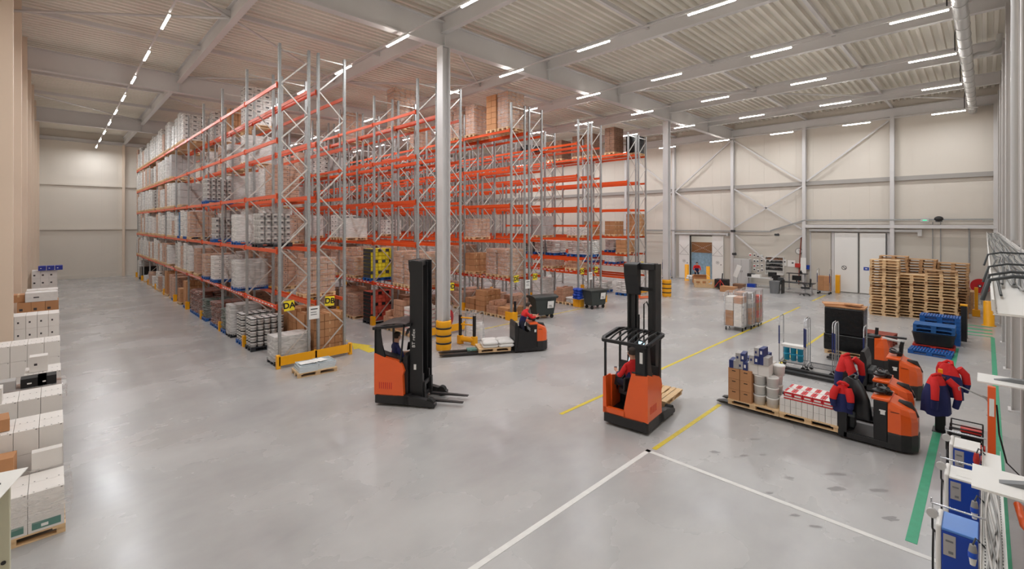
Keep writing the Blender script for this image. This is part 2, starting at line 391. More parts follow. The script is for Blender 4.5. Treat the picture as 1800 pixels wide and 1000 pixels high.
# ---------------------------------------------------------------- tube lamps
proto = None
for x, z in LAMP_Z.items():
    r = MB().box(x-.03, .3, z+.05, x+.03, LAMP_Y[-1]+1.5, z+.1).build('lamp_rail', M['steel'])
    struct(r)
    for k, y in enumerate(LAMP_Y):
        if x > 12 and y > 40: continue
        nm = {2.6: 'first', 8.6: 'second', 14.2: 'third', 19.8: 'fourth', 25.2: 'fifth', 30.8: 'sixth', 36.8: 'seventh'}[x]
        lab = 'white tube lamp, %s lamp line from left wall, %s along it from the right wall' % (nm, ['first','second','third','fourth','fifth','sixth','seventh','eighth','ninth','tenth','eleventh','twelfth','last'][k])
        if proto is None:
            t = thing('tube_lamp', lab, 'lamp', (x, y+LAMP_L/2, z), 0, 'tube lamps in lines under the roof')
            MB().box(-.03, -LAMP_L/2, .0, .03, LAMP_L/2, .06).build('lamp_housing', M['white'], t)
            MB().box(-.035, -LAMP_L/2+.01, -.035, .035, LAMP_L/2-.01, 0).build('light_tube', M['tube'], t, bevel=.01)
            reg(t); proto = t
        else: dup(proto, (x, y+LAMP_L/2, z), 0, lab)
        area_lamp(x, y+LAMP_L/2, z-.06, LAMP_W*(1.35 if x < 5 else 1))
# suspension cables
for x in (19.8, 25.2, 30.8, 36.8):
    z = LAMP_Z[x]
    tag(MB().tube([(x, .85, z+.1), (x+.02, .86, z+.7), (x-.03, .83, z+1.0), (x, .85, ZR)], .018, 6).build('lamp_cable', M['black']), 'black feed cable hanging to the end of the lamp line at x', 'cable')['label'] = 'black feed cable hanging from roof to right end of the %s lamp line' % {19.8:'fourth',25.2:'fifth',30.8:'sixth',36.8:'seventh'}[x]
# ---------------------------------------------------------------- floor markings
def mark(name, m, *rects):
    b = MB()
    for x0, y0, x1, y1 in rects: b.box(x0, y0, .001, x1, y1, .004)
    return struct(b.build(name, m))
mark('floor_marking_white', M['whp'], (3.2, 4.95, 9.0, 5.05), (8.9, -.1, 9.0, 5.05))
mark('floor_marking_yellow', M['yelp'], (9.1, 4.9, 12.6, 5.0))
mark('floor_marking_yellow', M['yelp'], (9.1, 7.46, 30.6, 7.56), (33.5, 7.5, 37, 7.6))
mark('floor_marking_yellow', M['yelp'], (14.5, 4.9, 30, 5.0), (13.1, 16.0, 22, 16.08))
mark('floor_marking_green', M['grnp'], (9.2, .72, 24.8, .86))
mark('floor_marking_green', M['grnp'], (5, -.26, 28.2, -.14))
mark('floor_marking_green', M['grnp'], (28.2, -.2, 28.35, .6), (28.9, -.2, 29.2, .6), (29.8, -.2, 30.1, .6), (30.8, -.2, 31.0, .6))
b = MB().add([(8.35,16.1,.003),(8.75,16.1,.003),(8.75,16.9,.003),(8.95,16.9,.003),(8.55,17.9,.003),(8.15,16.9,.003),(8.35,16.9,.003)], [(0,1,2,3,4,5,6)])
struct(b.build('floor_arrow_yellow', M['yelp'])); mark('floor_marking_yellow', M['yelp'], (8.2, 15.2, 8.8, 15.35), (8.3,18.3,8.6,19.6))


from math import cos, sin
RS = random.Random(21)
for (x, y, w, h) in ((11.15,3.6,.14,.05),(10.2,3.5,.12,.06),(10.5,3.25,.1,.04),(9.9,4.0,.12,.07),(10.7,2.0,.22,.07),(10.1,1.9,.2,.1),(10.6,1.35,.18,.07),(9.7,1.1,.16,.09),(9.9,2.6,.1,.06),(8.7,2.2,.1,.05),(8.6,1.9,.12,.05),(9.1,2.7,.08,.05)):
    pts = []
    for k in range(14): a = 2*PI*k/14; q = RS.uniform(.6,1.1); pts.append((x+w*q*cos(a)*.7-h*q*sin(a)*.6, y-w*q*cos(a)*.7-h*q*sin(a)*.6, .0012))
    struct(MB().add(pts, [tuple(range(14))]).build('floor_stain', M['stain']))
# ================================================================ pallet racks
LV = [2.05, 3.93, 5.78, 7.65, 9.52]; BAY = 3.7; Y0 = 16.62; RD = 1.04; XS = [5.36, 10.78, 16.25, 21.7, 27.1]; ZT = 10.85
def post_mesh():
    b = MB(); b.box(0, -.05, 0, .08, .05, ZT)              # local: at x 0..0.08
    for k in range(int(ZT/.1)): b.box(-.001, -.027, .05+k*.1, 0, -.018, .08+k*.1, 1).box(-.001, .018, .05+k*.1, 0, .027, .08+k*.1, 1)
    b.box(-.03, -.07, 0, .11, .07, .01); return b
def bracing_mesh():
    b = MB(); z = .2; k = 0; p = .98
    b.bar((.05, 0, .15), (RD-.05, 0, .15), .03, .045)
    while z + p*.62 < ZT - .1:
        a, c = ((.06, RD-.06) if k % 2 == 0 else (RD-.06, .06)); e = min(z+p*.95, ZT-.25)
        b.bar((a, 0, z), (c, 0, e), .03, .045); z = e; k += 1
    b.bar((.05, 0, ZT-.2), (RD-.05, 0, ZT-.2), .03, .045); return b
bmesh_ = MB().box(-.045, 0, -.12, .0, BAY-.1, 0).box(-.05, 0, -.16, .002, .04, .04).box(-.05, BAY-.14, -.16, .002, BAY-.1, .04)
names = ['DA','DB','DC','DD','DE','DF','DG','DH','DI','DJ']
pr_post = pr_brace = pr_beam = pr_guard = None
def mk_or_copy(proto, builder, name, m, parent, loc, rz=0):
    if proto is None:
        o = builder().build(name, m, parent, loc, rz); return o, o
    o = proto.copy(); COL.objects.link(o); o.parent = parent; o.location = loc; o.rotation_euler = (0, 0, rz); o.name = name
    return proto, o
def strip_mesh():
    b = MB(); b.box(-.048, 0, -.08, -.045, BAY-.2, -.03, 0); y = .25
    while y < BAY-.5: b.box(-.05, y, -.075, -.048, y+.22, -.035, 1); y += .34
    return b
pr_strip = None
RACKROOT = {}
for ri, nm in enumerate(names):
    x0 = XS[ri//2] + (0 if ri % 2 == 0 else RD+.25)
    r = thing('pallet_rack', 'grey and orange pallet rack row signed %s at its end' % nm, 'pallet rack', (x0, Y0, 0), 0, 'pallet rack rows')
    RACKROOT[nm] = r
    front = ri % 2 == 0
    for f in range(11):
        y = f*BAY
        pr_post, o = mk_or_copy(pr_post, post_mesh, 'upright_post', [M['galv'], M['grey']], r, (0, y, 0))
        pr_post, o = mk_or_copy(pr_post, post_mesh, 'upright_post', M['galv'], r, (RD, y, 0), PI)
        pr_brace, o = mk_or_copy(pr_brace, bracing_mesh, 'frame_bracing', M['zinc'], r, (0, y, 0))
        if front and f > 0:
            gb = lambda: MB().prism([(-.09,-.09),(.1,-.09),(.1,-.06),(-.03,-.06),(-.03,.06),(.1,.06),(.1,.09),(-.09,.09)], 'z', 0, .42)
            pr_guard, o = mk_or_copy(pr_guard, gb, 'post_guard', M['yel'], r, (-.03, y, .0))
    for k in range(10):
        lv = list(LV)
        for z in lv:
            if (nm in ('DG','DH','DI','DJ')) and z == LV[4] and k == 99: continue
            for side in (0, 1):
                loc = (0, k*BAY+.05, z) if side == 0 else (RD, k*BAY+BAY-.05, z)
                pr_beam, o = mk_or_copy(pr_beam, lambda: bmesh_, 'load_beam', M['beam'], r, loc, 0 if side == 0 else PI)
        if front and k < 6:
            pr_strip, o = mk_or_copy(pr_strip, strip_mesh, 'label_strip', [M['redc'], M['paper']], r, (0, k*BAY+.1, LV[0]))
    if nm in ('DG','DH','DI','DJ'):
        for z in ((2.75,) if nm in ('DG','DH') else (1.25, 2.75)) + ((4.72,) if nm in ('DH',) else ()):
            for k in range(2):
                for side in (0, 1):
                    loc = (0, k*BAY+.05, z) if side == 0 else (RD, k*BAY+BAY-.05, z)
                    pr_beam, o = mk_or_copy(pr_beam, lambda: bmesh_, 'load_beam', M['beam'], r, loc, 0 if side == 0 else PI)
# row spacers and lettered signs
def text(s, size, m, parent, loc, rot, ext=.001):
    c = bpy.data.curves.new('lettering', 'FONT'); c.body = s; c.size = size; c.align_x = 'CENTER'; c.align_y = 'CENTER'; c.extrude = ext; c.offset = .008 if size > .2 else 0
    t = bpy.data.objects.new('tmp', c); COL.objects.link(t); bpy.context.view_layer.update()
    me = bpy.data.meshes.new_from_object(t.evaluated_get(bpy.context.evaluated_depsgraph_get())); bpy.data.objects.remove(t)
    me.materials.clear(); me.materials.append(m)
    o = bpy.data.objects.new('lettering', me); COL.objects.link(o); o.location = loc; o.rotation_euler = rot; o.parent = parent
    return o
for ri, nm in enumerate(names):
    x0 = XS[ri//2] + (.32 if ri % 2 == 0 else RD+.25+.42)
    s = thing('aisle_sign', 'yellow sign lettered %s on the end frame of its rack row' % nm, 'sign', (x0, Y0-.075, 2.02), 0, 'yellow aisle signs')
    MB().box(-.17, -.006, -.17, .17, .006, .17).build('sign_plate', M['ynote'], s, rot=(0, .06 if ri % 2 else -.05, 0))
    text(nm, .27, M['ink'], s, (0, -.009, 0), (PI/2, .06 if ri % 2 else -.05, 0))
for i, x in enumerate(XS[:4]):
    t = tag(MB().box(x+RD-.06, Y0-.075, 1.45, x+RD+.3, Y0-.06, 1.9, 0).box(x+RD, Y0-.078, 1.78, x+RD+.24, Y0-.075, 1.82, 1).box(x+RD, Y0-.078, 1.68, x+RD+.2, Y0-.075, 1.7, 1).box(x+RD, Y0-.078, 1.6, x+RD+.22, Y0-.075, 1.62, 1).build('load_notice', [M['paper'], M['print']]),
            'white printed notice plate between the signs %s and %s' % (names[2*i], names[2*i+1]), 'notice')
# yellow end barriers
for i, x in enumerate(XS):
    full = 2.5
    t = thing('rack_end_barrier', 'yellow steel guard rail on the floor at the end of rows %s and %s' % (names[2*i], names[2*i+1]), 'barrier', (x-.12, Y0-.3, 0), 0, 'yellow rack end barriers')
    if i in (0, 1, 4):
        for a in ((-.02, .1, 0, .45), (1.22, 1.3, 0, .4), (2.46, 2.58, 0, .42)):
            MB().box(a[0], 0, a[2], a[1], .14, a[3]).build('barrier_post', M['yel'], t, bevel=.01)
        b = MB(); b.prism([(.03,.1),(.08,.12),(.08,.2),(.03,.22),(.03,.28),(.08,.3),(.08,.38),(.03,.4),(.0,.4),(.0,.1)], 'x', .05, 2.5); b.build('barrier_rail', M['yel'], t)
    else:
        MB().box(-.08, -.05, 0, .26, .12, .42).box(-.08,.12,0,-.02,.5,.42).build('barrier_corner', M['yel'], t, bevel=.012)
        if i == 2: MB().box(.12, -.02, .4, .2, .08, .95).build('barrier_post', M['black'], t)
        MB().box(2.3, -.05, 0, 2.6, .12, .42).build('barrier_corner', M['yel'], t, bevel=.012)
# ================================================================ pallets and loads
def pallet_mb(L=1.2, Wd=.8, m=0):          # EUR pallet, long side along x, origin centre bottom
    b = MB()
    for y in (-.3275, 0, .3275):
        b.box(-L/2, y-.05, 0, L/2, y+.05, .022, m)
        for x in (-L/2+.05, 0, L/2-.05):
            w = .0725 if x == 0 else .05; b.box(x-w, y-.05 if y else -.07, .022, x+w, y+.05 if y else .07, .1, m)
    for x in (-L/2+.0725, 0, L/2-.0725): b.box(x-.0725, -Wd/2, .1, x+.0725, Wd/2, .122, m)
    for y, w in ((-.3275,.145), (-.175,.1), (0,.145), (.175,.1), (.3275,.145)): b.box(-L/2, y-w/2, .122, L/2, y+w/2, .144, m)
    return b
def plastic_pallet_mb(L=1.2, Wd=.8):
    b = MB()
    for y in (-.33, 0, .33):
        b.box(-L/2, y-.06, 0, L/2, y+.06, .025)
        for x in (-L/2+.08, 0, L/2-.08): b.box(x-.08, y-.06, .025, x+.08, y+.06, .11)
    for y in (-Wd/2+.01, Wd/2-.03): b.box(-L/2, y-.01+.01, .11, L/2, y+.02, .15)
    for x in (-L/2, L/2-.04): b.box(x, -Wd/2, .11, x+.04, Wd/2, .15)
    k = -L/2+.08
    while k < L/2-.05: b.box(k, -Wd/2, .125, k+.045, Wd/2, .15); k += .085
    b.box(-L/2,-.03,.11,L/2,.03,.15); return b
def cartons_mb(nx, ny, nz, h, LX=1.16, LY=.76, z0=.146, jit=.006, printed=None, rnd=None, drop=0):
    b = MB(); rnd = rnd or random.Random(nx*100+ny*10+nz); ch = h/nz; dx = LX/nx; dy = LY/ny
    for k in range(nz):
        for i in range(nx):
            for j in range(ny):
                if 0 < i < nx-1 and 0 < j < ny-1 and k < nz-1: continue
                if k == nz-1 and rnd.random() < drop: continue
                x = -LX/2+dx*(i+.5)+rnd.uniform(-jit,jit); y = -LY/2+dy*(j+.5)+rnd.uniform(-jit,jit); z = z0+ch*k
                b.box(x-dx/2+.008, y-dy/2+.008, z+.002, x+dx/2-.008, y+dy/2-.008, z+ch-.012, 0)
                if printed == 'label':
                    if j == 0: b.box(x-dx*.18, y-dy/2+.004, z+ch*.3, x+dx*.22, y-dy/2+.0085, z+ch*.62, 1)
                    if i == 0: b.box(x-dx/2+.004, y-dy*.15, z+ch*.35, x-dx/2+.0085, y+dy*.2, z+ch*.6, 1)
                elif printed == 'small':
                    if j == 0: b.box(x+dx*.2, y-dy/2+.004, z+ch*.4, x+dx*.32, y-dy/2+.0085, z+ch*.6, 1)
                    if i == 0: b.box(x-dx/2+.004, y+dy*.15, z+ch*.4, x-dx/2+.0085, y+dy*.3, z+ch*.6, 1)
                elif printed == 'tape':
                    if j == 0: b.box(x-.02, y-dy/2+.004, z+ch*.55, x+.02, y-dy/2+.0085, z+ch-.012, 1)
                    b.box(x-.025, y-dy/2+.008, z+ch-.013, x+.025, y+dy/2-.008, z+ch-.01, 1)
                elif printed == 'band' and k % 3 == 1 and (i+k//3) % 2 == 0:
                    if j == 0: b.box(x-dx/2+.004, y-dy/2+.004, z+ch*.1, x+dx/2-.004, y-dy/2+.0085, z+ch*.9, 1)
    if printed == 'band':
        for k in range(nz): b.box(-LX/2-.002, -LY/2+.01, z0+ch*k+.012, -LX/2+.004, LY/2-.01, z0+ch*(k+1)-.012, 1)
    if printed == 'bandside':
        for k in range(nz): b.box(-LX/2-.003, -LY/2-.003, z0+ch*k+.03, LX/2+.003, LY/2+.003, z0+ch*k+.042, 1)
    return b
def buckets_mb(nx, ny, nz, h, LX=1.14, LY=.76, z0=.146, printed=True):
    b = MB(); ch = h/nz; r = min(LX/nx, LY/ny)/2*.98
    for k in range(nz):
        b.box(-LX/2+.02, -LY/2+.02, z0+ch*(k+1)-.006, LX/2-.02, LY/2-.02, z0+ch*(k+1)-.002, 1)
        for i in range(nx):
            for j in range(ny):
                if 0 < i < nx-1 and 0 < j < ny-1: continue
                x = -LX/2+LX/nx*(i+.5); y = -LY/2+LY/ny*(j+.5); z = z0+ch*k
                b.lathe([(0,0),(r*.86,0),(r*.93,ch*.82),(r,ch*.84),(r,ch*.95),(0,ch*.96)], (x,y,z), 12)
                if printed: b.box(x-r*.45, y-r*.93, z+ch*.3, x+r*.45, y-r*.88, z+ch*.62, 1)
    return b
def sacks_mb(nz, h, z0=.146, seed=1, nx=2, jit=.03, LX=1.14, LY=.78):
    b = MB(); R = random.Random(seed); ch = h/nz
    for k in range(nz):
        for i in range(nx):
            for j in range(2):
                cx = -LX/2+LX/nx*(i+.5)+R.uniform(-jit,jit); cy = -LY/4+LY/2*j+R.uniform(-jit,jit); z = z0+ch*k
                rings = []
                for t, s, zz in ((0,.86,0),(.0,.99,.22),(0,1.02,.5),(0,.97,.8),(0,.8,1.0)):
                    a = LX/nx/2*s; c = LY/4*s*.98; q = .06
                    rings.append([(cx+x, cy+y, z+zz*ch*1.02) for x, y in ((-a+q,-c),(a-q,-c),(a,-c+q),(a,c-q),(a-q,c),(-a+q,c),(-a,c-q),(-a,-c+q))])
                b.loft(rings, 0)
    return b
def film_mb(LX, LY, z0, z1, seed=0, e=.012, wob=.014, top=True):
    R = random.Random(seed); b = MB(); rings = []; nz = 7; per = []
    nx, ny = 6, 4
    for i in range(nx): per.append((-LX/2+LX*i/nx, -LY/2))
    for i in range(ny): per.append((LX/2, -LY/2+LY*i/ny))
    for i in range(nx): per.append((LX/2-LX*i/nx, LY/2))
    for i in range(ny): per.append((-LX/2, LY/2-LY*i/ny))
    for k in range(nz+1):
        z = z0+(z1-z0)*k/nz; ring = []
        for x, y in per:
            d = math.hypot(x, y); s = 1+(e+R.uniform(0, wob))/d; ring.append((x*s, y*s, z+(R.uniform(-.008,.008) if 0 < k < nz else 0)))
        rings.append(ring)
    b.loft(rings, caps=False)
    if top:
        n = len(per); c = [(v[0], v[1], z1+.006) for v in rings[-1]]; b.add(c, [tuple(range(n))])
    return b
MESHC = {}
def cached(key, fn):
    if key not in MESHC: MESHC[key] = fn()
    return MESHC[key]
LOADP = {}
PAL = {'w': ('wood', pallet_mb), 'b': ('bluep', plastic_pallet_mb), 'k': ('blackp', plastic_pallet_mb), 'o': ('wood2', pallet_mb)}
# kind: (part name, builder(h), materials, default height, film material or None, look)
KIND = {
 'wc': ('white_cartons', lambda h: cartons_mb(3,2,max(3,round(h/.25)),h,printed='label'), ('wcart','print'), 'filmb', 'white carton load'),
 'ws': ('white_cartons', lambda h: cartons_mb(4,3,max(3,round(h/.2)),h,printed='small'), ('wcart','print'), 'film', 'small white carton load'),
 'wm': ('wrapped_goods', lambda h: cartons_mb(2,2,max(2,round(h/.4)),h), ('wcart','print'), 'filmw', 'milky film-wrapped white load'),
 'bc': ('brown_cartons', lambda h: cartons_mb(3,2,max(2,round(h/.3)),h,printed='tape'), ('kraft','tape'), None, 'brown carton load'),
 'bw': ('brown_cartons', lambda h: cartons_mb(4,3,max(3,round(h/.22)),h,printed='tape'), ('kraft2','tape'), 'filmb', 'film-wrapped brown carton load'),
 'bp': ('pale_brown_cartons', lambda h: cartons_mb(3,3,max(3,round(h/.17)),h,printed='small'), ('kraft2','print'), 'film', 'pale brown wrapped load'),
 'dk': ('dark_brown_cartons', lambda h: cartons_mb(3,2,max(2,round(h/.28)),h,printed='small'), ('brown','ink'), None, 'dark brown carton load'),
 'bk': ('white_buckets', lambda h: buckets_mb(5,3,max(2,round(h/.24)),h), ('bucket','print'), 'film', 'white bucket load'),
 'bb': ('white_buckets', lambda h: buckets_mb(5,3,max(2,round(h/.26)),h,printed=False), ('bucket','wcart'), 'filmw', 'milky-wrapped bucket load'),
 'sk': ('white_sacks', lambda h: sacks_mb(max(4,round(h/.11)),h), ('sack',), None, 'white sack load'),
 'ds': ('russet_sacks', lambda h: sacks_mb(max(4,round(h/.1)),h,seed=4,jit=.05), ('dsack',), 'film', 'russet bag load'),
 'gs': ('green_sacks', lambda h: sacks_mb(max(4,round(h/.12)),h,seed=6,jit=.05), ('gsack',), 'film', 'dark green bag load'),
 'yc': ('yellow_cartons', lambda h: cartons_mb(6,3,max(4,round(h/.17)),h,printed='band'), ('yc','dgrey'), None, 'yellow and grey carton load'),
 'rc': ('coral_cartons', lambda h: cartons_mb(6,3,max(4,round(h/.17)),h,printed='band'), ('rc','ink'), None, 'coral and black carton load'),
 'bd': ('blue_drums', lambda h: buckets_mb(3,2,max(2,round(h/.36)),h,printed=False), ('bluec','bluec'), 'film', 'blue drum load'),
 'gy': ('grey_cartons', lambda h: cartons_mb(2,2,max(2,round(h/.5)),h), ('gcart','print'), 'film', 'grey wrapped load'),
 'wr': ('white_red_cartons', lambda h: cartons_mb(3,2,max(2,round(h/.2)),h,printed='bandside'), ('wcart','redc'), None, 'white and red carton load'),
 'bf': ('black_film_goods', lambda h: cartons_mb(1,1,1,h), ('filmd','ink'), None, 'black film-wrapped load'),
 'co': ('mixed_pale_cartons', lambda h: cartons_mb(5,4,max(3,round(h/.2)),h,drop=.35), ('kraft2','print'), None, 'loosely stacked pale carton load'),
}
PN = {'w': 'wooden', 'b': 'blue', 'k': 'black', 'o': 'worn wooden'}
def load(kind, h, loc, label, pal='w', rz=0, group='pallet loads in the racks'):
    key = (kind, round(h, 1), pal); h = round(h, 1)
    if key in LOADP: return dup(LOADP[key], loc, rz, label, group)
    pn, fn, mats, fm, look = KIND[kind]
    t = thing('pallet_load', label, 'pallet load', loc, rz, group)
    def part(mkey, name, fnb, ms):
        if mkey in MESHC:
            o = bpy.data.objects.new(name, MESHC[mkey]); COL.objects.link(o); o.parent = t
        else:
            o = fnb().build(name, ms, t); MESHC[mkey] = o.data
        return o
    part(('pal', pal), 'pallet', PAL[pal][1], M[PAL[pal][0]])
    part(('k', kind, h), pn, lambda: fn(h), [M[a] for a in mats])
    if fm: part(('f', h, fm), 'stretch_wrap', lambda: film_mb(1.16, .76, .1, .15+h, seed=len(LOADP)), M[fm])
    reg(t); LOADP[key] = t; return t
ORD = ['first','second','third','fourth','fifth','sixth','seventh','eighth','ninth','tenth']
LVN = ['floor level','first beam level','second beam level','third beam level','fourth beam level','top beam level']
SLOTS = [.52, 1.4, 2.28, 3.16]
USED = set()
def rack_load(row, lvl, bay, slot, kind, h, pal='w', dy=0, dx=0):
    if (row, lvl, bay, slot) in USED: return
    USED.add((row, lvl, bay, slot))
    ri = names.index(row); x0 = XS[ri//2] + (0 if ri % 2 == 0 else RD+.25)
    z = 0 if lvl == 0 else LV[lvl-1]
    if ri >= 6 and bay < 2:
        if lvl == 1:
            if h > .9: z = 2.75; h = min(h, 1.0) if not (row == 'DH' and 0) else h; h = .8
            else: h = min(h, .4)
        if lvl == 0 and ri >= 8: h = min(h, .8)
        if row == 'DH' and lvl == 2: h = .5
    for kk in (0,): z = z
    lab = '%s on %s pallet, row %s %s, %s bay, %s place' % (KIND[kind][4], PN[pal], row, LVN[lvl], ORD[bay], ORD[slot])
    w = lab.replace(' load','') if len(lab.split()) > 16 else lab
    return load(kind, h, (x0+RD/2+dx, Y0+bay*BAY+SLOTS[slot]+dy, z+.002), w, pal)
R5 = random.Random(11)
# hand placed, nearest bays ------------------------------------------------
H = rack_load
# row DA
for a in ((0,0,0,'bb',.8,'k'),(0,1,2,'bb',1.2,'k'),(0,1,3,'gs',.9,'b'),(0,2,0,'ds',1.1,'b'),(0,2,1,'ds',1.0,'b'),
          (0,2,3,'gs',.9,'b'),(0,3,0,'ds',1.2,'b'),(0,3,1,'ds',1.1,'b'),(0,3,2,'ds',1.1,'b'),(0,4,0,'bc',1.4,'b'),(0,4,2,'bc',.8,'w'),(0,5,0,'bp',1.3,'b'),(0,5,1,'bp',1.4,'w'),(0,5,3,'bc',1.5,'w'),
          (0,6,0,'bk',1.1,'w'),(0,6,2,'bp',.9,'w'),(0,6,3,'wc',1.2,'w'),(0,7,1,'ws',.7,'w'),(0,7,3,'bw',.9,'w'),(0,8,2,'wm',.4,'w'),(0,9,0,'bf',1.0,'k'),(0,9,1,'bf',.9,'k'),(0,9,2,'wm',1.4,'w'),
          (1,1,1,'bb',1.1,'b'),(1,2,1,'ws',1.1,'b'),(1,2,3,'bw',1.1,'b'),(1,3,1,'bp',1.3,'w'),(1,3,3,'wm',1.4,'w'),(1,4,1,'bw',1.3,'w'),(1,4,3,'bk',1.4,'w'),
          (2,0,2,'bk',1.1,'k'),(2,1,1,'wm',1.1,'b'),(2,2,1,'bk',1.0,'b'),(2,3,3,'bw',1.4,'w'),(2,4,0,'wm',1.4,'b'),(2,4,2,'bd',1.4,'b'),(2,5,0,'bw',.9,'w'),(2,5,1,'wm',1.4,'w'),
          (3,2,3,'bk',1.1,'b'),(3,4,2,'gy',1.3,'w'),(3,5,0,'wm',1.4,'w'),(4,5,1,'gy',1.4,'w'),(4,5,3,'wm',1.4,'w')):
    H('DA', *a)
for bay in range(4, 10):
    for lv in range(1, 6):
        for sl in range(4):
            if lv == 5 and bay < 4: continue
            if (lv in (3,4) and bay < 5): continue
            if R5.random() < .1: continue
            k = R5.choice(['wc','wm','wm','ws','wm','bw','bp','bk','wm'] if lv >= 2 else ['wm','bw','bp','wm','ws','bw'])
            H('DA', lv, bay, sl, k, R5.choice([1.2,1.3,1.4,1.5]) if lv < 5 else R5.choice([1.2,1.5,1.7]), 'w')
for a in ((0,0,0,'bc',1.4,'w'),(0,0,1,'bc',1.3,'w'),(0,0,2,'bc',1.4,'w'),(0,0,3,'bc',1.2,'w'),(1,0,1,'bw',1.3,'w'),(1,1,0,'bp',1.3,'w'),(1,1,2,'bw',1.3,'w'),(1,2,0,'bp',1.4,'w'),(1,2,2,'wm',1.2,'w'),(3,1,1,'bp',1.4,'w'),(3,1,2,'wm',1.3,'w'),(2,1,0,'bp',1.1,'w'),(2,1,2,'wm',1.4,'w'),(2,2,1,'wm',1.4,'w'),(2,3,0,'gy',1.4,'w'),(2,3,2,'wm',1.3,'w'),
          (3,2,0,'wm',1.3,'w'),(3,3,0,'wm',1.4,'w'),(3,3,2,'gy',1.3,'w'),(4,2,1,'wm',1.3,'w'),(4,3,0,'wm',1.2,'w'),(4,3,2,'bw',1.3,'w'),(4,4,1,'wm',1.3,'w'),(5,2,1,'wc',1.8,'w'),(5,3,0,'bc',1.2,'w'),(5,4,0,'wc',1.7,'w'),(5,5,0,'dk',1.4,'w'),(5,5,3,'wc',1.4,'w'),
          (1,3,1,'bp',1.3,'w'),(1,4,0,'bw',1.3,'w'),(0,1,1,'dk',1.2,'w'),(0,2,1,'dk',1.3,'w'),(0,3,0,'bw',1.2,'w'),(0,4,1,'dk',1.3,'w')):
    H('DB', *a)
# row DC
for a in ((0,0,0,'wr',1.1,'w'),(0,0,1,'co',1.3,'w'),(0,0,2,'co',.7,'w'),(0,1,0,'rc',1.4,'k'),(0,1,2,'bp',1.1,'w'),(0,1,3,'bp',1.3,'w'),(0,2,0,'dk',1.2,'w'),(0,2,2,'bw',.9,'w'),(0,3,1,'dk',1.2,'w'),
          (1,0,0,'bw',1.3,'w'),(1,0,1,'bw',1.4,'w'),(1,1,0,'yc',1.4,'b'),(1,1,2,'bw',.9,'w'),(1,1,3,'bw',1.4,'w'),(1,2,0,'bw',1.5,'w'),(1,2,2,'bw',1.3,'w'),(1,2,3,'bp',1.3,'w'),(1,3,0,'bw',1.2,'w'),(1,3,2,'bp',1.3,'w'),(1,4,1,'bw',1.3,'w'),
          (2,2,0,'wc',1.2,'w'),(2,1,3,'wm',1.0,'w'),(2,3,1,'wm',1.2,'w'),(2,4,0,'wc',1.3,'w'),
          (4,3,0,'wc',1.3,'w'),(4,3,2,'bp',1.4,'w'),(4,4,0,'bp',1.3,'w'),(4,4,2,'wm',1.2,'w'),(3,4,0,'wm',1.3,'w'),(3,5,0,'gy',1.4,'w'),(3,5,2,'wm',1.3,'w'),(2,5,1,'wm',1.3,'w'),(4,6,1,'wm',1.3,'w')):
    H('DC', *a)
for bay in range(5, 10):
    for lv in (1, 2, 3, 4):
        for sl in (0, 2): H('DC', lv, bay, sl, R5.choice(['wm','wc','bp','bw']), R5.choice([1.2,1.4]), 'w')
for a in ((5,1,0,'bw',1.9,'w'),(5,2,2,'bw',1.6,'w'),(1,0,1,'bw',1.3,'w'),(1,1,1,'bp',1.4,'w'),(1,2,1,'bw',1.3,'w'),(0,0,1,'dk',1.3,'w'),(0,1,1,'dk',1.4,'w'),(0,0,3,'dk',1.2,'w'),(0,2,1,'dk',1.3,'w'),(1,3,1,'bw',1.3,'w'),(4,3,1,'gy',1.2,'w')):
    H('DD', *a)
# row DE / DF
for a in ((0,0,2,'bc',1.1,'w'),(0,0,3,'bc',.6,'w'),(0,0,1,'co',.6,'w'),(0,0,0,'bc',.4,'w'),(1,0,0,'bw',1.3,'w'),(1,0,1,'bw',1.3,'w'),(1,0,3,'bc',1.0,'w'),(2,0,3,'bw',1.0,'w'),(5,0,0,'bw',1.8,'w'),(5,0,1,'bc',1.8,'w'),(5,0,3,'bw',1.6,'w'),(5,1,0,'bw',1.7,'w'),(5,1,1,'bw',1.5,'w'),
          (1,1,0,'bw',1.4,'w'),(1,1,2,'bp',1.3,'w'),(1,2,0,'wm',1.3,'w'),(1,2,2,'bw',1.3,'w'),(0,1,0,'bp',.8,'w'),(0,1,2,'bw',1.2,'w'),(5,2,1,'bw',1.5,'w'),(2,3,1,'wc',1.0,'w'),(1,3,1,'bp',1.2,'w')):
    H('DE', *a)
for a in ((0,0,1,'bp',.8,'w'),(0,0,3,'bp',.7,'w'),(0,1,1,'bp',.8,'w'),(1,2,1,'gy',1.3,'w')): H('DF', *a)
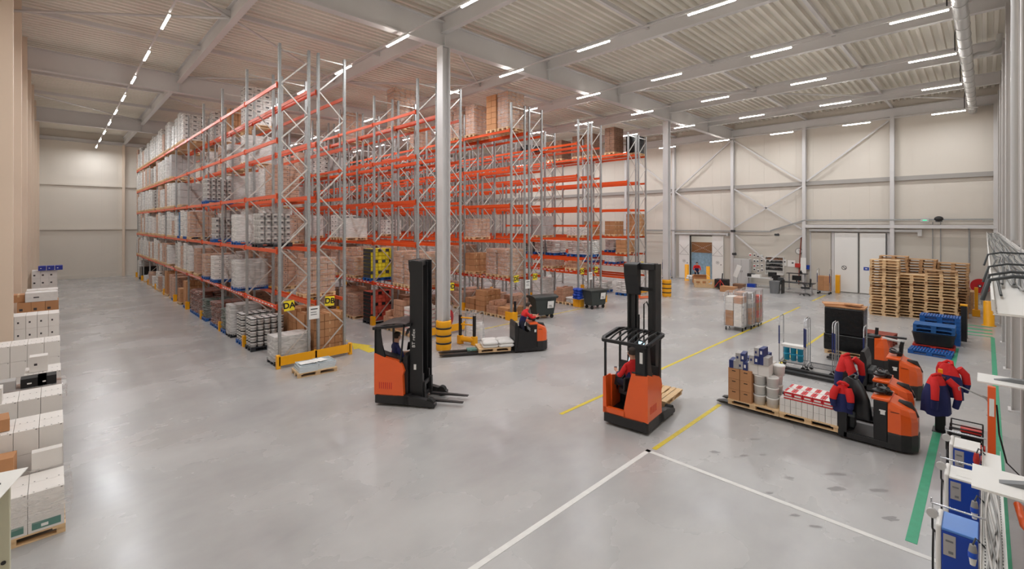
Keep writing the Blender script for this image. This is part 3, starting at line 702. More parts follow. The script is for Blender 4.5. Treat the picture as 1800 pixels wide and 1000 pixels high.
# rows DG .. DJ
for a in ((1,0,0,'co',.7,'w'),(1,0,2,'bp',.6,'w'),(0,0,0,'sk',.3,'w'),(0,0,1,'co',.8,'w'),(0,0,3,'wm',1.2,'w'),(0,1,0,'gy',1.3,'w'),(2,0,3,'gy',1.2,'w'),(5,1,0,'bf',.2,'k')): H('DG', *a)
for a in ((1,0,0,'sk',1.2,'b'),(1,0,1,'sk',1.2,'b'),(1,0,3,'sk',1.3,'b'),(1,1,0,'sk',1.3,'b'),(1,1,1,'gs',1.3,'b'),(2,0,1,'ws',1.2,'w'),(0,1,1,'wm',1.3,'w')): H('DH', *a)
for a in ((0,0,0,'sk',1.0,'b'),(0,0,2,'sk',.6,'b'),(1,0,0,'bc',1.0,'w'),(1,0,1,'ws',.5,'b'),(1,0,3,'ws',.5,'b'),(2,0,1,'bc',.9,'w'),(2,0,3,'bc',.9,'w'),
          (5,0,1,'dk',1.7,'w'),(5,0,3,'dk',1.5,'w'),(5,1,0,'dk',1.5,'w'),(5,1,2,'dk',1.4,'w'),(5,1,3,'dk',1.4,'w')): H('DI', *a)
for a in ((1,0,1,'sk',1.4,'b'),(1,0,2,'sk',1.3,'b'),(5,0,0,'bf',1.2,'w'),(2,0,0,'bc',1.4,'w')): H('DJ', *a)
# ---------------------------------------------------------------- counted goods that are single things
def carton(name, label, cat, loc, size, mats, group=None, rz=0, mode='plain', key=None):
    key = key or (name, size, mode, tuple(m.name for m in mats))
    if key in MESHC:
        o = bpy.data.objects.new(name, MESHC[key]); COL.objects.link(o); o.location = loc; o.rotation_euler = (0,0,rz)
    else:
        x, y, z = size[0]/2, size[1]/2, size[2]; b = MB(); b.box(-x,-y,0,x,y,z,0)
        e = .0015
        if mode == 'tape': b.box(-.025,-y-e,z*.7,.025,-y,z,1).box(-.025,-y,z,.025,y,z+e,1)
        if mode == 'handle':
            b.box(-.045,-y-e,z*.72,.045,-y,z*.8,1).box(-x-e,-.045,z*.72,-x,.045,z*.8,1)
        if mode == 'seam': b.box(-x,-.002,z,x,.002,z+e,1).box(-x*.7,-y-e,z*.3,-x*.2,-y,z*.5,1)
        if mode == 'dots':
            for i in range(3): b.box(-x+.06+i*(2*x-.12)/2-.008,-y+.03,z,-x+.06+i*(2*x-.12)/2+.008,-y+.05,z+e,1)
            b.box(-x-e,-.002,0,-x,.002,z,1).box(x-.04,-y-e,z-.02,x-.02,-y,z-.008,1)
        if mode == 'label': b.box(-x*.8,-y-e,z*.12,x*.8,-y,z*.5,1).box(-x*.3,-y-2*e,z*.2,x*.1,-y-e,z*.35,2)
        if mode == 'band': b.box(-x-e,-y-e,z*.34,x+e,y+e,z*.98,1).box(-x-2*e,-y*.7,z*.5,-x-e,y*.7,z*.72,0).box(-x*.8,-y,z,x*.8,-y+.05,z+e,1).box(-x*.8,y-.05,z,x*.8,y,z+e,1).box(-x-e,-y-e,0,x+e,y+e,z*.16,1)
        if mode == 'half': b.box(-x-e,-y-e,0,x+e,-y*.05,z+e,1).box(-x-2*e,-y*.7,z*.3,-x-e,-y*.3,z*.7,2).box(-x-e,y*.4,z*.3,-x,y*.8,z*.6,1)
        if mode == 'desc': b.box(-x*.5,-y-e,z*.42,-x*.15,-y,z*.56,1)
        o = b.build(name, mats, None, loc, rz, bevel=0); MESHC[key] = o.data
    return tag(o, label, cat, group)
def pallet(label, loc, rz=0, kind='w', group=None):
    key = ('pal', kind)
    fn = PAL[kind][1]
    if key in MESHC:
        o = bpy.data.objects.new('pallet', MESHC[key]); COL.objects.link(o); o.location = loc; o.rotation_euler = (0,0,rz)
    else: o = fn().build('pallet', M[PAL[kind][0]], None, loc, rz); MESHC[key] = o.data
    return tag(o, label, 'pallet', group)
# two pallets of white buckets with black rims in the first bays of row DA
bkm = None
for pi, (yy, pk, w) in enumerate(((Y0+2.98, 'k', 'nearer'), (Y0+3.7+.55, 'b', 'farther'))):
    px_ = XS[0]+RD/2-.04
    pallet('%s pallet under the %s stack of black-rimmed buckets in row DA' % (PN[pk], w), (px_, yy, .002), 0, pk)
    for k in range(5):
        for i in range(5):
            for j in range(3):
                if k < 4 and 0 < i < 4 and j == 1: pass
                loc = (px_-.48+.24*i, yy-.25+.25*j, .152+.215*k)
                if bkm is None:
                    b = MB(); b.lathe([(0,0),(.1,0),(.113,.165),(.113,.17)], n=14).lathe([(.113,.165),(.121,.167),(.121,.2),(.113,.206)], n=14, m=1).lathe([(.113,.206),(.1,.202),(0,.203)], n=14)
                    b.lathe([(.1065,.06),(.1075,.06),(.1125,.125),(.111,.125)], n=14, m=2); o = b.build('bucket', [M['bucket'], M['ink'], M['gcart']], None, loc); bkm = o
                    for f in o.data.polygons:
                        if f.material_index == 2 and (f.center.x > .03 and f.center.y > .03): f.material_index = 0
                else: o = bkm.copy(); COL.objects.link(o); o.location = loc
                tag(o, 'black-rimmed white bucket, %s layer, %s from rack front, %s row, %s DA bucket stack' % (ORD[k], ORD[i], ORD[j], w), 'bucket', 'black-rimmed buckets in row DA')
# piles along the left wall: (first y, height, look, kind, x extent)
PILES = [
 (10.05, .6, 'wcart', 'dots', 1.2, 3, 2, 2, 'nearest pile of white cartons by the left wall', 'w'),
 (11.25, 1.2, 'wcart', 'dots', 1.2, 4, 2, 3, 'second pile of white cartons by the left wall', 'w'),
 (12.6, 1.35, 'wcart', 'dots', 1.2, 4, 2, 4, 'third pile of white cartons by the left wall', 'w'),
 (13.6, 1.25, 'brown', 'seam', 1.2, 3, 2, 3, 'dark film-covered pile by the left wall', 'w'),
 (15.1, 1.25, 'wcart', 'dots', .6, 2, 2, 4, 'narrow white pile behind the dark cartons', 'w'),
 (17.0, 1.6, 'wcart', 'dots', 1.2, 4, 2, 4, 'tall plain white pile by the left wall', 'w'),
 (20.1, 1.9, 'wcart', 'desc', 1.2, 5, 2, 5, 'tall white pile with grey prints by the left wall', 'w'),
 (22.6, 2.0, 'kraft', 'seam', 1.0, 3, 2, 5, 'brown carton pile by the left wall', 'w'),
 (26.5, 2.0, 'wcart', 'desc', .9, 3, 2, 5, 'white pile beyond the brown cartons', 'w'),
 (33.2, 2.3, 'wcart', 'seam', .9, 3, 2, 6, 'farthest pile of white cartons by the left wall', 'w')]
for (y, h, mt, mode, lx, nx, ny, nz, lab, pk) in PILES:
    pallet('wooden pallet under the ' + lab, (.13-.6, y+.4, 0), 0, 'w' if y < 12 else 'o')
    dx = lx/nx; dy = .8/ny; ch = h/nz
    for k in range(nz):
        for i in range(nx):
            for j in range(ny):
                md, mm = mode, [M[mt], M['print'], M['paper']]
                if k == 0 and y == 10.05: md, mm = 'label', [M['wcart'], M['teal'], M['paper']]
                carton('carton', '%s, %s layer, %s from aisle, %s row' % (lab.replace(' by the left wall','')[:0] + lab.replace('pile','carton pile',1).replace(' by the left wall', '').replace(' with grey prints',' with prints').replace(' of white cartons',''), ORD[k], ORD[i], 'far' if j else 'near'), 'carton', (.12-dx*(i+.5), y+dy*(j+.5), .146+ch*k), (dx-.006, dy-.006, ch-.004), mm, lab, 0, md)
t = tag(film_mb(1.2, .8, .3, .78, seed=3, e=.03, wob=.07, top=False).build('loose_stretch_film', M['filmb'], None, (-.46, 10.44, 0)), 'loose clear film sagging around the nearest white carton pile', 'film')
t = tag(film_mb(1.2, .8, 1.1, 1.41, seed=5, e=.03, wob=.05).build('loose_stretch_film', M['filmb'], None, (-.46, 14.0, 0)), 'clear film laid over the dark carton pile by left wall', 'film')
carton('carton', 'single white carton standing on the nearest pile by left wall', 'carton', (-.08, 10.98, .75), (.36, .16, .3), [M['wcart'], M['print']], mode='plain')
o = carton('carton', 'brown carton lying behind the nearest white pile', 'carton', (-.72, 11.0, .75), (.55, .3, .34), [M['kraft'], M['tape']], mode='tape', rz=-.1)
carton('carton', 'brown open carton on the second white pile by left wall', 'carton', (-.76, 11.6, 1.35), (.44, .4, .2), [M['kraft'], M['tape']], mode='tape', rz=.08)
carton('carton', 'single white carton on the third white pile', 'carton', (-.88, 12.8, 1.5), (.4, .3, .28), [M['wcart'], M['print']], mode='dots')
for i, (x, z) in enumerate(((-.3, 1.15), (-.75, 1.15), (-.1, 1.15))):
    carton('carton', ['black printed carton on the dark pile, middle one', 'grey carton on the dark pile beside the wall', 'black printed carton on the dark pile nearest the aisle'][i], 'carton', (x, 14.0, z+.25), (.38-.1*(i == 2), .3, .2), [M['ink' if i != 1 else 'gcart'], M['paper']], mode='desc')
for i, z in enumerate((1.42,)): carton('carton', 'white carton leaning on top of the narrow white pile', 'carton', (-.95, 15.9, 0) if 0 else (-.25, 15.4, 1.4), (.3, .3, .35), [M['wcart'], M['print']], mode='desc')
carton('sack', 'white wrapped parcel on top of the brown carton pile', 'parcel', (-.3, 22.9, 2.15), (.78, .6, .3), [M['sack'], M['print']], mode='desc')
carton('carton', 'brown carton on top of the brown pile by the wall', 'carton', (-.85, 23.0, 2.15), (.3, .5, .25), [M['kraft'], M['tape']], mode='tape')
carton('carton', 'yellowish carton standing beside the white pile beyond brown cartons', 'carton', (-.85, 26.2, 0), (.28, .3, 2.0), [mat('cream_carton',(226,206,140),.7), M['tape']], mode='plain')
for i in range(3): carton('crate', 'deep blue crate on the farthest left wall pile, %s from wall' % ORD[i], 'crate', (-.42+.3*i, 33.3, 2.45+.0*i), (.28, .5, .22), [mat('deep_blue_crate', (40,52,150), .5) if i == 0 else bpy.data.materials['deep_blue_crate'], M['paper']], 'blue crates on the farthest pile', mode='desc')
# low pallet of flat-packed clear crates before the DA/DB barrier
PX, PY = 6.02, 15.25
pallet('wooden pallet on floor under the clear trays by the DA barrier', (PX, PY, 0), -.1)
for k in range(3):
    for i in range(2):
        b = MB(); b.box(-.27,-.35,0,.27,.35,.012)
        for s in (-1,1): b.box(s*.27-.006,-.35,0,s*.27+.006,.35,.06).box(-.27,s*.35-.006,0,.27,s*.35+.006,.06)
        for q in range(5): b.box(-.25,-.33+q*.15,.03,.25,-.3+q*.15,.045)
        if k == 0 and i == 0: tp = b.build('plastic_tray', M['glass'])
        else: tp = tp.copy(); COL.objects.link(tp)
        tp.location = (PX-.28+.56*i+.02*k, PY+.01*k, .146+.062*k); tp.rotation_euler = (0, 0, -.1+.02*k*(1 if i else -1))
        tag(tp, 'clear plastic tray, %s layer of the %s stack on the low pallet by the barrier' % (['lowest','middle','top'][k], ['left','right'][i]), 'tray', 'clear plastic trays on the low pallet')
for i in range(4):
    carton('cardboard_sheet', 'white card sheet over the clear trays, %s from the left' % ORD[i], 'sheet', (PX-.3+.17*i, PY+.1-.02*i, .335+.004*i), (.3,.34,.003), [M['paper'], M['print']], 'white sheets over the clear trays', rz=.1*i, mode='plain')
# ================================================================ people
from mathutils.kdtree import KDTree
def skin_body(name, chains, root, regions, mats, parent, sub=2, extra=None):
    """chains: lists of (key, (x,y,z), r); shared keys join. regions: fn(point)->material index"""
    idx = {}; V = []; R = []; E = []
    for ch in chains:
        prev = None
        for key, p, r in ch:
            if key not in idx: idx[key] = len(V); V.append(p); R.append(r)
            i = idx[key]
            if prev is not None: E.append((prev, i))
            prev = i
    me = bpy.data.meshes.new('tmp'); me.from_pydata(V, E, []); o = bpy.data.objects.new('tmp', me); COL.objects.link(o)
    md = o.modifiers.new('s', 'SKIN'); sv = me.skin_vertices[0].data
    for i, r in enumerate(R):
        sv[i].radius = r if isinstance(r, tuple) else (r, r); sv[i].use_root = (i == idx[root])
    sb = o.modifiers.new('u', 'SUBSURF'); sb.levels = sub; sb.render_levels = sub
    bpy.context.view_layer.update(); ev = o.evaluated_get(bpy.context.evaluated_depsgraph_get())
    m2 = bpy.data.meshes.new_from_object(ev); bpy.data.objects.remove(o)
    b = MB(); b.add([v.co[:] for v in m2.vertices], [tuple(p.vertices) for p in m2.polygons], 0, True)
    for i, f in enumerate(b.F):
        c = sum((Vector(b.V[k]) for k in f), Vector())/len(f); b.M[i] = regions(c)
    if extra: extra(b)
    return b.build(name, mats, parent)
def limb(a, b_, c, ra, rb, rc, pre):
    a, b_, c = Vector(a), Vector(b_), Vector(c)
    return [(pre+'1', tuple(a), ra), (pre+'1h', tuple((a+b_)/2), (ra+rb)/2*1.02), (pre+'2', tuple(b_), rb), (pre+'2h', tuple(b_*.6+c*.4), rb*1.0), (pre+'3', tuple(c), rc)]
def hand(pre, wrist, dirv, side, up=(0,0,1)):
    w = Vector(wrist); d = Vector(dirv).normalized(); s = Vector(side).normalized(); u = d.cross(s).normalized()
    palm = w + d*.05
    ch = [[(pre+'3', tuple(w), .027), (pre+'p', tuple(palm), (.034, .018))]]
    for i, (o, L) in enumerate(((-.03,.07),(-.01,.08),(.01,.075),(.03,.06))):
        b0 = palm + d*.035 + s*o; b1 = b0 + d*L*.5 - u*.012; b2 = b1 + d*L*.35 - u*.03
        ch.append([(pre+'p', tuple(palm), (.034,.018)), (pre+'f%da'%i, tuple(b0), .010), (pre+'f%db'%i, tuple(b1), .009), (pre+'f%dc'%i, tuple(b2), .008)])
    t0 = w + d*.03 - s*.035; ch.append([(pre+'p', tuple(palm), (.034,.018)), (pre+'ta', tuple(t0), .012), (pre+'tb', tuple(t0 + d*.035 - s*.02 - u*.01), .009)])
    return ch
def person(label, loc, rz, J, colors, name='person', hair_m=None):
    """J: joints in local metres, person faces +x. colors: (shoulder material, torso material, trousers)"""
    t = thing(name, label, 'person', loc, rz)
    P = J['pelvis']; C = J['chest']; N = J['neck']; Hd = J['head']; P, C, N, Hd = map(Vector, (P, C, N, Hd))
    W = (P*.5+C*.5)
    ch = [[('pel', tuple(P), (.15,.13)), ('wai', tuple(W), (.14,.12)), ('che', tuple(C), (.17,.13)), ('nb', tuple(N), (.06,.06)), ('hd0', tuple(N*.45+Hd*.55), (.062,.066)), ('hd1', tuple(Hd), (.082,.09)), ('hd2', tuple(Hd+(Hd-N).normalized()*.085), (.062,.068))]]
    for s, k in ((1,'l'),(-1,'r')):
        sh, el, wr = J['sh'+k], J['el'+k], J['wr'+k]
        ch.append([('che', tuple(C), (.17,.13))] + limb(sh, el, wr, .072, .052, .030, 'a'+k))
        d = (Vector(wr)-Vector(el)); ch += hand('a'+k, wr, d, Vector((0,-s,0)) if abs(d.normalized().y) < .8 else Vector((1,0,0)))
        hp, kn, an = J['hp'+k], J['kn'+k], J['an'+k]
        ch.append([('pel', tuple(P), (.15,.13))] + limb(hp, kn, an, .09, .066, .046, 'g'+k))
        toe = Vector(an) + Vector(J.get('toe', (.15,0,-.05))); ch.append([('g'+k+'3', tuple(an), .046), ('toe'+k, tuple(toe), (.045,.032))])
    wl, wr_ = Vector(J['wrl']), Vector(J['wrr'])
    al, ar = Vector(J['anl']), Vector(J['anr'])
    def reg_(c):
        if (c-Hd).length < .15 or (c-(N*.4+Hd*.6)).length < .075: return 0
        if min((c-wl).length, (c-wr_).length) < .13 and min((c-Vector(J['ell'])).length, (c-Vector(J['elr'])).length) > .16: return 0
        if min((c-al).length, (c-ar).length) < .19 and c.z < min(al.z, ar.z)+.07: return 4
        # upper body or legs
        dleg = min(seg(c, J['hp'+k], J['kn'+k]) for k in 'lr'); dleg = min(dleg, min(seg(c, J['kn'+k], J['an'+k]) for k in 'lr'))
        dup_ = min(seg(c, P, N), min(min(seg(c, J['sh'+k], J['el'+k]), seg(c, J['el'+k], J['wr'+k])) for k in 'lr'))
        if dleg < dup_ and (c-P).length > .1: return 3
        q = (c-P).dot((N-P).normalized())/((N-P).length)
        return 1 if q > .52 or (q > .3 and min(seg(c, J['sh'+k], J['el'+k]) for k in 'lr') < .1) else 2
    def face(b):
        f = Vector((1,0,0)); fd = Vector(J.get('look', (1,0,0))).normalized(); sd = Vector((0,0,1)).cross(fd).normalized(); up = fd.cross(sd)*1
        def at(a, s_, u_): return tuple(Hd + fd*a + sd*s_ + Vector((0,0,1))*u_)
        b.cyl(at(.083,0,-.002), at(.112,0,-.03), .009, .017, 8, 0)
        for s_ in (-1,1): b.ball(at(.077,.033*s_,.012), .013, 8, 6, 5); b.ball(at(.0,.087*s_,-.005), (.018,.018,.032), 8, 6, 0)
        b.cyl(at(.083,-.025,-.055), at(.083,.025,-.055), .007, None, 6, 6)
    ms = [M['skin'], M[colors[0]], M[colors[1]], M[colors[2]], M['black'], M['white'], M['redp']]
    skin_body('body', ch, 'pel', reg_, ms, t, 2, face)
    # hair: cap around back and top of the head
    fd = Vector(J.get('look', (1,0,0))).normalized(); hb = MB(); c0 = Hd + Vector((0,0,.03)) - fd*.014; rings = []
    for i in range(7):
        a = PI*.56*i/6; ring = []
        for k in range(16):
            q = 2*PI*k/16; v = Vector((math.sin(a)*math.cos(q), math.sin(a)*math.sin(q), math.cos(a)))
            fr = v.dot(fd); r = .104 + .003*math.sin(5*q+i)
            if fr > .35 and i > 3: r = .078
            ring.append(tuple(c0 + v*r + Vector((0,0,-.03 if fr < 0 and i > 4 else 0))))
        rings.append(ring)
    hb.loft(rings, caps=True); hb.build('hair', M[hair_m or 'hair'], t)
    return t
def seg(p, a, b):
    a, b = Vector(a), Vector(b); d = b-a; t = max(0, min(1, (p-a).dot(d)/max(d.length_squared, 1e-9))); return (p-(a+d*t)).length
def seated(sz, arm=(.5, .22)):          # seat height -> joints, facing +x
    return dict(pelvis=(0,0,sz+.1), chest=(-.04,0,sz+.46), neck=(-.01,0,sz+.64), head=(.03,0,sz+.80),
        shl=(-.03,.19,sz+.54), ell=(.1,.26,sz+.29), wrl=(arm[0]-.14,.16,sz+arm[1]+.1), shr=(-.03,-.19,sz+.54), elr=(.1,-.26,sz+.29), wrr=(arm[0]-.14,-.14,sz+arm[1]+.1),
        hpl=(.05,.1,sz+.09), knl=(.44,.13,sz+.1), anl=(.5,.13,sz-.33), hpr=(.05,-.1,sz+.09), knr=(.44,-.13,sz+.1), anr=(.5,-.13,sz-.33), toe=(.14,0,-.04))
# ================================================================ reach trucks
def reach_truck(label, loc, rz, lettered=True):
    t = thing('reach_truck', label, 'reach truck', loc, rz, 'orange reach trucks')
    # chassis base with support legs
    b = MB(); b.prism([(-.9,-.6),(-.86,-.64),(.15,-.64),(.15,.64),(-.86,.64),(-.9,.6)], 'z', .07, .3)
    b.build('chassis', M['dark'], t, bevel=.02)
    for s in (-1, 1):
        b = MB(); b.prism([(-.2,.3),(.35,.27),(.72,.2),(.9,.13),(.9,.05),(.6,.05),(-.2,.08)], 'y', s*.64, s*.46)
        b.build('support_leg', M['dark'], t, bevel=.012)
        MB().cyl((.74,s*.62,.13), (.74,s*.44,.13), .125, n=18).build('load_wheel', M['rubber'], t)
    MB().cyl((-.62,.18,.12), (-.62,.3,.12), .12, n=18).build('drive_wheel', M['rubber'], t)
    # orange body: right flank, rear right hood, low sill and left flank around the operator's opening
    prof = [(-.9,.28),(-.08,.28),(-.02,.3),(-.05,.82),(-.0,.95),(-.06,1.1),(-.2,1.19),(-.6,1.27),(-.86,1.36),(-.9,1.36)]
    b = MB(); b.prism(prof, 'y', -.64, -.5)
    b.prism([(-.5,.28),(-.5,1.34),(-.2,1.34),(-.12,1.1),(.02,.5),(.02,.3),(.05,.28)], 'x', -.9, -.82)   # rear panel right half
    b.prism([(-.02,.28),(.6,.28),(.64,.42),(.0,.42)], 'x', -.9, -.8)
    b.prism([(.5,.28),(.64,.28),(.64,1.12),(.56,1.15),(.54,.42)], 'x', -.9, -.62)
    b.prism([(-.62,.28),(-.1,.28),(-.1,1.0),(-.62,1.12)], 'y', .52, .64)
    b.build('body_panels', M['orange'], t, bevel=.025)
    MB().prism([(-.9,1.345),(-.62,1.24),(-.3,1.2),(-.16,1.08),(-.12,1.1),(-.28,1.26),(-.6,1.3),(-.9,1.38)], 'y', -.5, -.2).box(-.8,-.5,.3,-.14,-.1,1.19).build('battery_cover', M['dark'], t, bevel=.01)
    MB().box(-.82,-.1,.28,.0,.54,.34).box(-.15,-.5,.3,.06,.62,.95).prism([(-.15,.95),(.06,.95),(.06,1.3),(-.02,1.36)],'y',-.55,.6).build('operator_floor', M['black'], t, bevel=.01)
    b = MB()
    for k in range(7): b.box(-.75+.06*k, -.643, .42+.03, -.73+.06*k, -.64, .62, 0)
    b.build('side_grille', M['redc'], t)
    # seat
    b = MB(); b.prism([(-.68,-.1),(-.3,-.12),(-.22,.3),(-.6,.34)], 'z', .72, .84); b.build('seat', M['black'], t, bevel=.03)
    MB().cb(-.6,.0,.98,.08,.38,.34, rot=(0,-.1,.9)).build('seat_back', M['black'], t, bevel=.035)
    # cabin frame: rear right pillar with a slot, front thin post, left post, roof
    b = MB(); b.prism([(-.9,1.34),(-.56,1.2),(-.68,1.62),(-.74,1.98),(-.9,2.02)], 'y', -.62, -.56)
    b.prism([(-.62,1.34),(-.3,1.3),(-.3,2.0),(-.62,2.0)], 'x', -.9, -.84)
    b.build('rear_pillar', M['black'], t, bevel=.015)
    MB().box(-.905,-.5,1.6,-.9,-.42,1.85).build('pillar_label', M['white'], t)
    MB().bar((-.12,-.6,1.15),(-.02,-.6,2.08),.04,.04).build('front_post', M['black'], t)
    MB().bar((-.84,.6,1.1),(-.84,.6,2.02),.05,.05).bar((-.02,.6,1.0),(0,.6,2.05),.05,.05).build('left_post', M['black'], t)
    ro = [(-.92,-.62),(-.8,-.66),(.0,-.66),(.12,-.5),(.12,.5),(.0,.66),(-.8,.66),(-.92,.62)]
    b = MB()
    def rz_(x): return 2.0 + .12*math.sin(min(1,(x+.92)/.75)*PI/2)
    n = len(ro)
    for q in range(n):
        a, c = ro[q], ro[(q+1) % n]; b.bar((a[0],a[1],rz_(a[0])), (c[0],c[1],rz_(c[0])), .09, .07)
    for y in (-.45,-.27,-.09,.09,.27,.45):
        b.tube([(x, y, rz_(x)+.01) for x in (-.88,-.6,-.3,0,.08)], .022, 6)
    if lettered: b.add([(x, y, rz_(x)+.035) for x in (-.9,-.6,-.3,.0,.12) for y in (-.6,.6)], [(0,1,3,2),(2,3,5,4),(4,5,7,6),(6,7,9,8)])
    b.build('overhead_guard', M['black'], t)
    # mast
    for s in (-1, 1):
        b = MB(); b.box(.08, s*.42, .12, .46, s*.36, 3.76); b.box(.1, s*.40, .12, .24, s*.30, 3.78).box(.1, s*.40,.12,.13,s*.2,3.78); b.box(.26, s*.33, .2, .38, s*.22, 3.72)
        b.box(.1, s*.405,3.2,.2,s*.40,3.78); b.build('mast_column', M['black'], t, bevel=.008)
    MB().box(.04,-.4,3.62,.34,.4,3.78).box(.1,-.36,3.1,.16,.36,3.2).box(.1,-.36,.3,.24,.36,.45).build('mast_crossbar', M['black'], t, bevel=.02)
    MB().prism([(-.14,3.76),(.1,3.8),(.1,3.0),(.04,3.0),(-.06,3.3),(-.12,3.5)],'y',.02,.42).build('cable_reel_cover', M['black'], t, bevel=.03)
    MB().cyl((.18,.12,.3),(.18,.12,1.9),.05,n=12).cyl((.18,.12,1.9),(.18,.12,2.5),.03,n=10).build('lift_cylinder', M['dark'], t)
    MB().tube([(.3,-.12,.6),(.3,-.12,2.7),(.3,-.06,2.82),(.3,.02,2.75),(.3,.02,.7)], .02, 8).build('hydraulic_hose', M['rubber'], t)
    # carriage and forks
    b = MB(); b.box(.4,-.38,.16,.46,.38,.26).box(.4,-.38,.46,.46,.38,.56).box(.4,-.3,.16,.44,-.22,.8).box(.4,.22,.16,.44,.3,.8); b.build('fork_carriage', M['dark'], t, bevel=.006)
    for s in (-1,1):
        MB().prism([(.46,.1),(1.62,.1),(1.62,.12),(.9,.145),(.51,.15),(.51,.6),(.46,.6)], 'y', s*.28-.06, s*.28+.06).build('fork', M['dark'], t)
    # steering console with screens
    MB().prism([(-.5,.85),(-.1,.85),(-.05,1.15),(-.42,1.05)], 'y', .3, .56).build('console', M['black'], t, bevel=.02)
    b = MB(); b.cb(-.1,.2,1.42,.03,.3,.22,0,rot=(0,.25,-.5)).bar((-.08,.2,1.3),(-.05,.25,1.1),.03); k = b.build('terminal', M['black'], t)
    MB().cb(-.12,.19,1.42,.01,.24,.16,0,rot=(0,.25,-.5)).build('screen', M['screen'], k)
    MB().cyl((-.2,.42,1.12),(-.23,.4,1.18),.11,n=16).build('steering_wheel', M['black'], t, bevel=.01)
    b = MB(); b.cb(-.1,-.1,1.86,.03,.2,.14,rot=(0,.3,0)); k = b.build('overhead_monitor', M['black'], t); MB().cb(-.118,-.1,1.856,.005,.17,.1,rot=(0,.3,0)).build('screen', M['screen'], k)
    b = MB(); b.cb(.24,-.424,1.0,.07,.004,.14); b.build('data_plate', M['white'], t)
    if lettered:
        text('BT reflex', .13, M['white'], t, (.2,-.4225,1.75), (PI/2, -PI/2, 0))
    t.scale = (.93, .88, 1.01)
    return t
TL = math.radians(-54.5)
reach_truck('orange reach truck with roof sheet and tall black mast near the DA racks', (6.98, 10.98, 0), TL)
TR = math.radians(6)
reach_truck('orange reach truck seen from behind on the yellow line, in the middle of the floor', (10.3, 5.98, 0), TR, False)
def at_local(o, rz, x, y, z): return (o[0]+x*math.cos(rz)-y*math.sin(rz), o[1]+x*math.sin(rz)+y*math.cos(rz), z)
p = seated(.80)
dv = person('seated driver in navy jacket in the left reach truck', at_local((6.98,10.98,0), TL, -.45, -.02, 0), TL+math.radians(42), p, ('navy','navy','trouser'))
dv.scale = (1.08,1.08,1.06)
p = seated(.80)
dv = person('seated driver with red shoulders in the reach truck on the yellow line', at_local((10.3,5.98,0), TR, -.42, .0, 0), TR+math.radians(62), p, ('red','navy','trouser'))
dv.scale = (1.08,1.08,1.06)
pallet('wooden pallet lifted on the forks of the right reach truck', at_local((10.3,5.98,0), TR, 1.25, 0, .6)[:2]+(.16,), TR, 'w')
# ================================================================ low order pickers
def drape(name, parent, mats, o, w, h, th, seed=0, lean=0, sleeves=True, top=.3):
    """jacket hung over a backrest: ringed body with folds, collar opening and two sleeves; local: hangs from o downwards, width along y"""
    R = random.Random(seed); b = MB(); rings = []; n = 24; nz = 9
    for k in range(nz+1):
        t = k/nz; ww = w*(.35+.65*min(1, (t*2.2)**.6))*(1+.12*t); tt = th*(.5+.7*min(1, t*1.6)); ring = []
        for i in range(n):
            q = 2*PI*i/n; f = 1+.10*t*math.sin(5*q+seed)+.06*t*math.sin(9*q+2*seed)
            ring.append((o[0]+tt*math.cos(q)*f+lean*t, o[1]+ww/2*math.sin(q)*f, o[2]-h*t+.02*math.sin(3*q+seed)*t))
        rings.append(ring)
    b.loft(rings)
    nf = len(b.F)
    for i in range(nf):
        c = sum((b.V[v][2] for v in b.F[i]))/len(b.F[i]); b.M[i] = 0 if c > o[2]-h*top else 1
    k = len(b.F)
    if sleeves:
        for s in (-1, 1):
            pts = [(o[0]+th*.5, o[1]+s*w*.34, o[2]-.07), (o[0]+th*1.1, o[1]+s*w*.5, o[2]-.2), (o[0]+th*1.2, o[1]+s*w*.55, o[2]-h*.55), (o[0]+th, o[1]+s*w*.5, o[2]-h*.8)]
            b.tube(pts[:3], [.075,.08,.07], 10, 0); b.tube(pts[2:], [.07,.06], 10, 1)
    b.tube([(o[0]-.02, o[1]-.09, o[2]-.01), (o[0]+.05, o[1]-.04, o[2]+.05), (o[0]+.05, o[1]+.04, o[2]+.05), (o[0]-.02, o[1]+.09, o[2]-.01)], .035, 8, 0)
    return b.build(name, mats, parent)
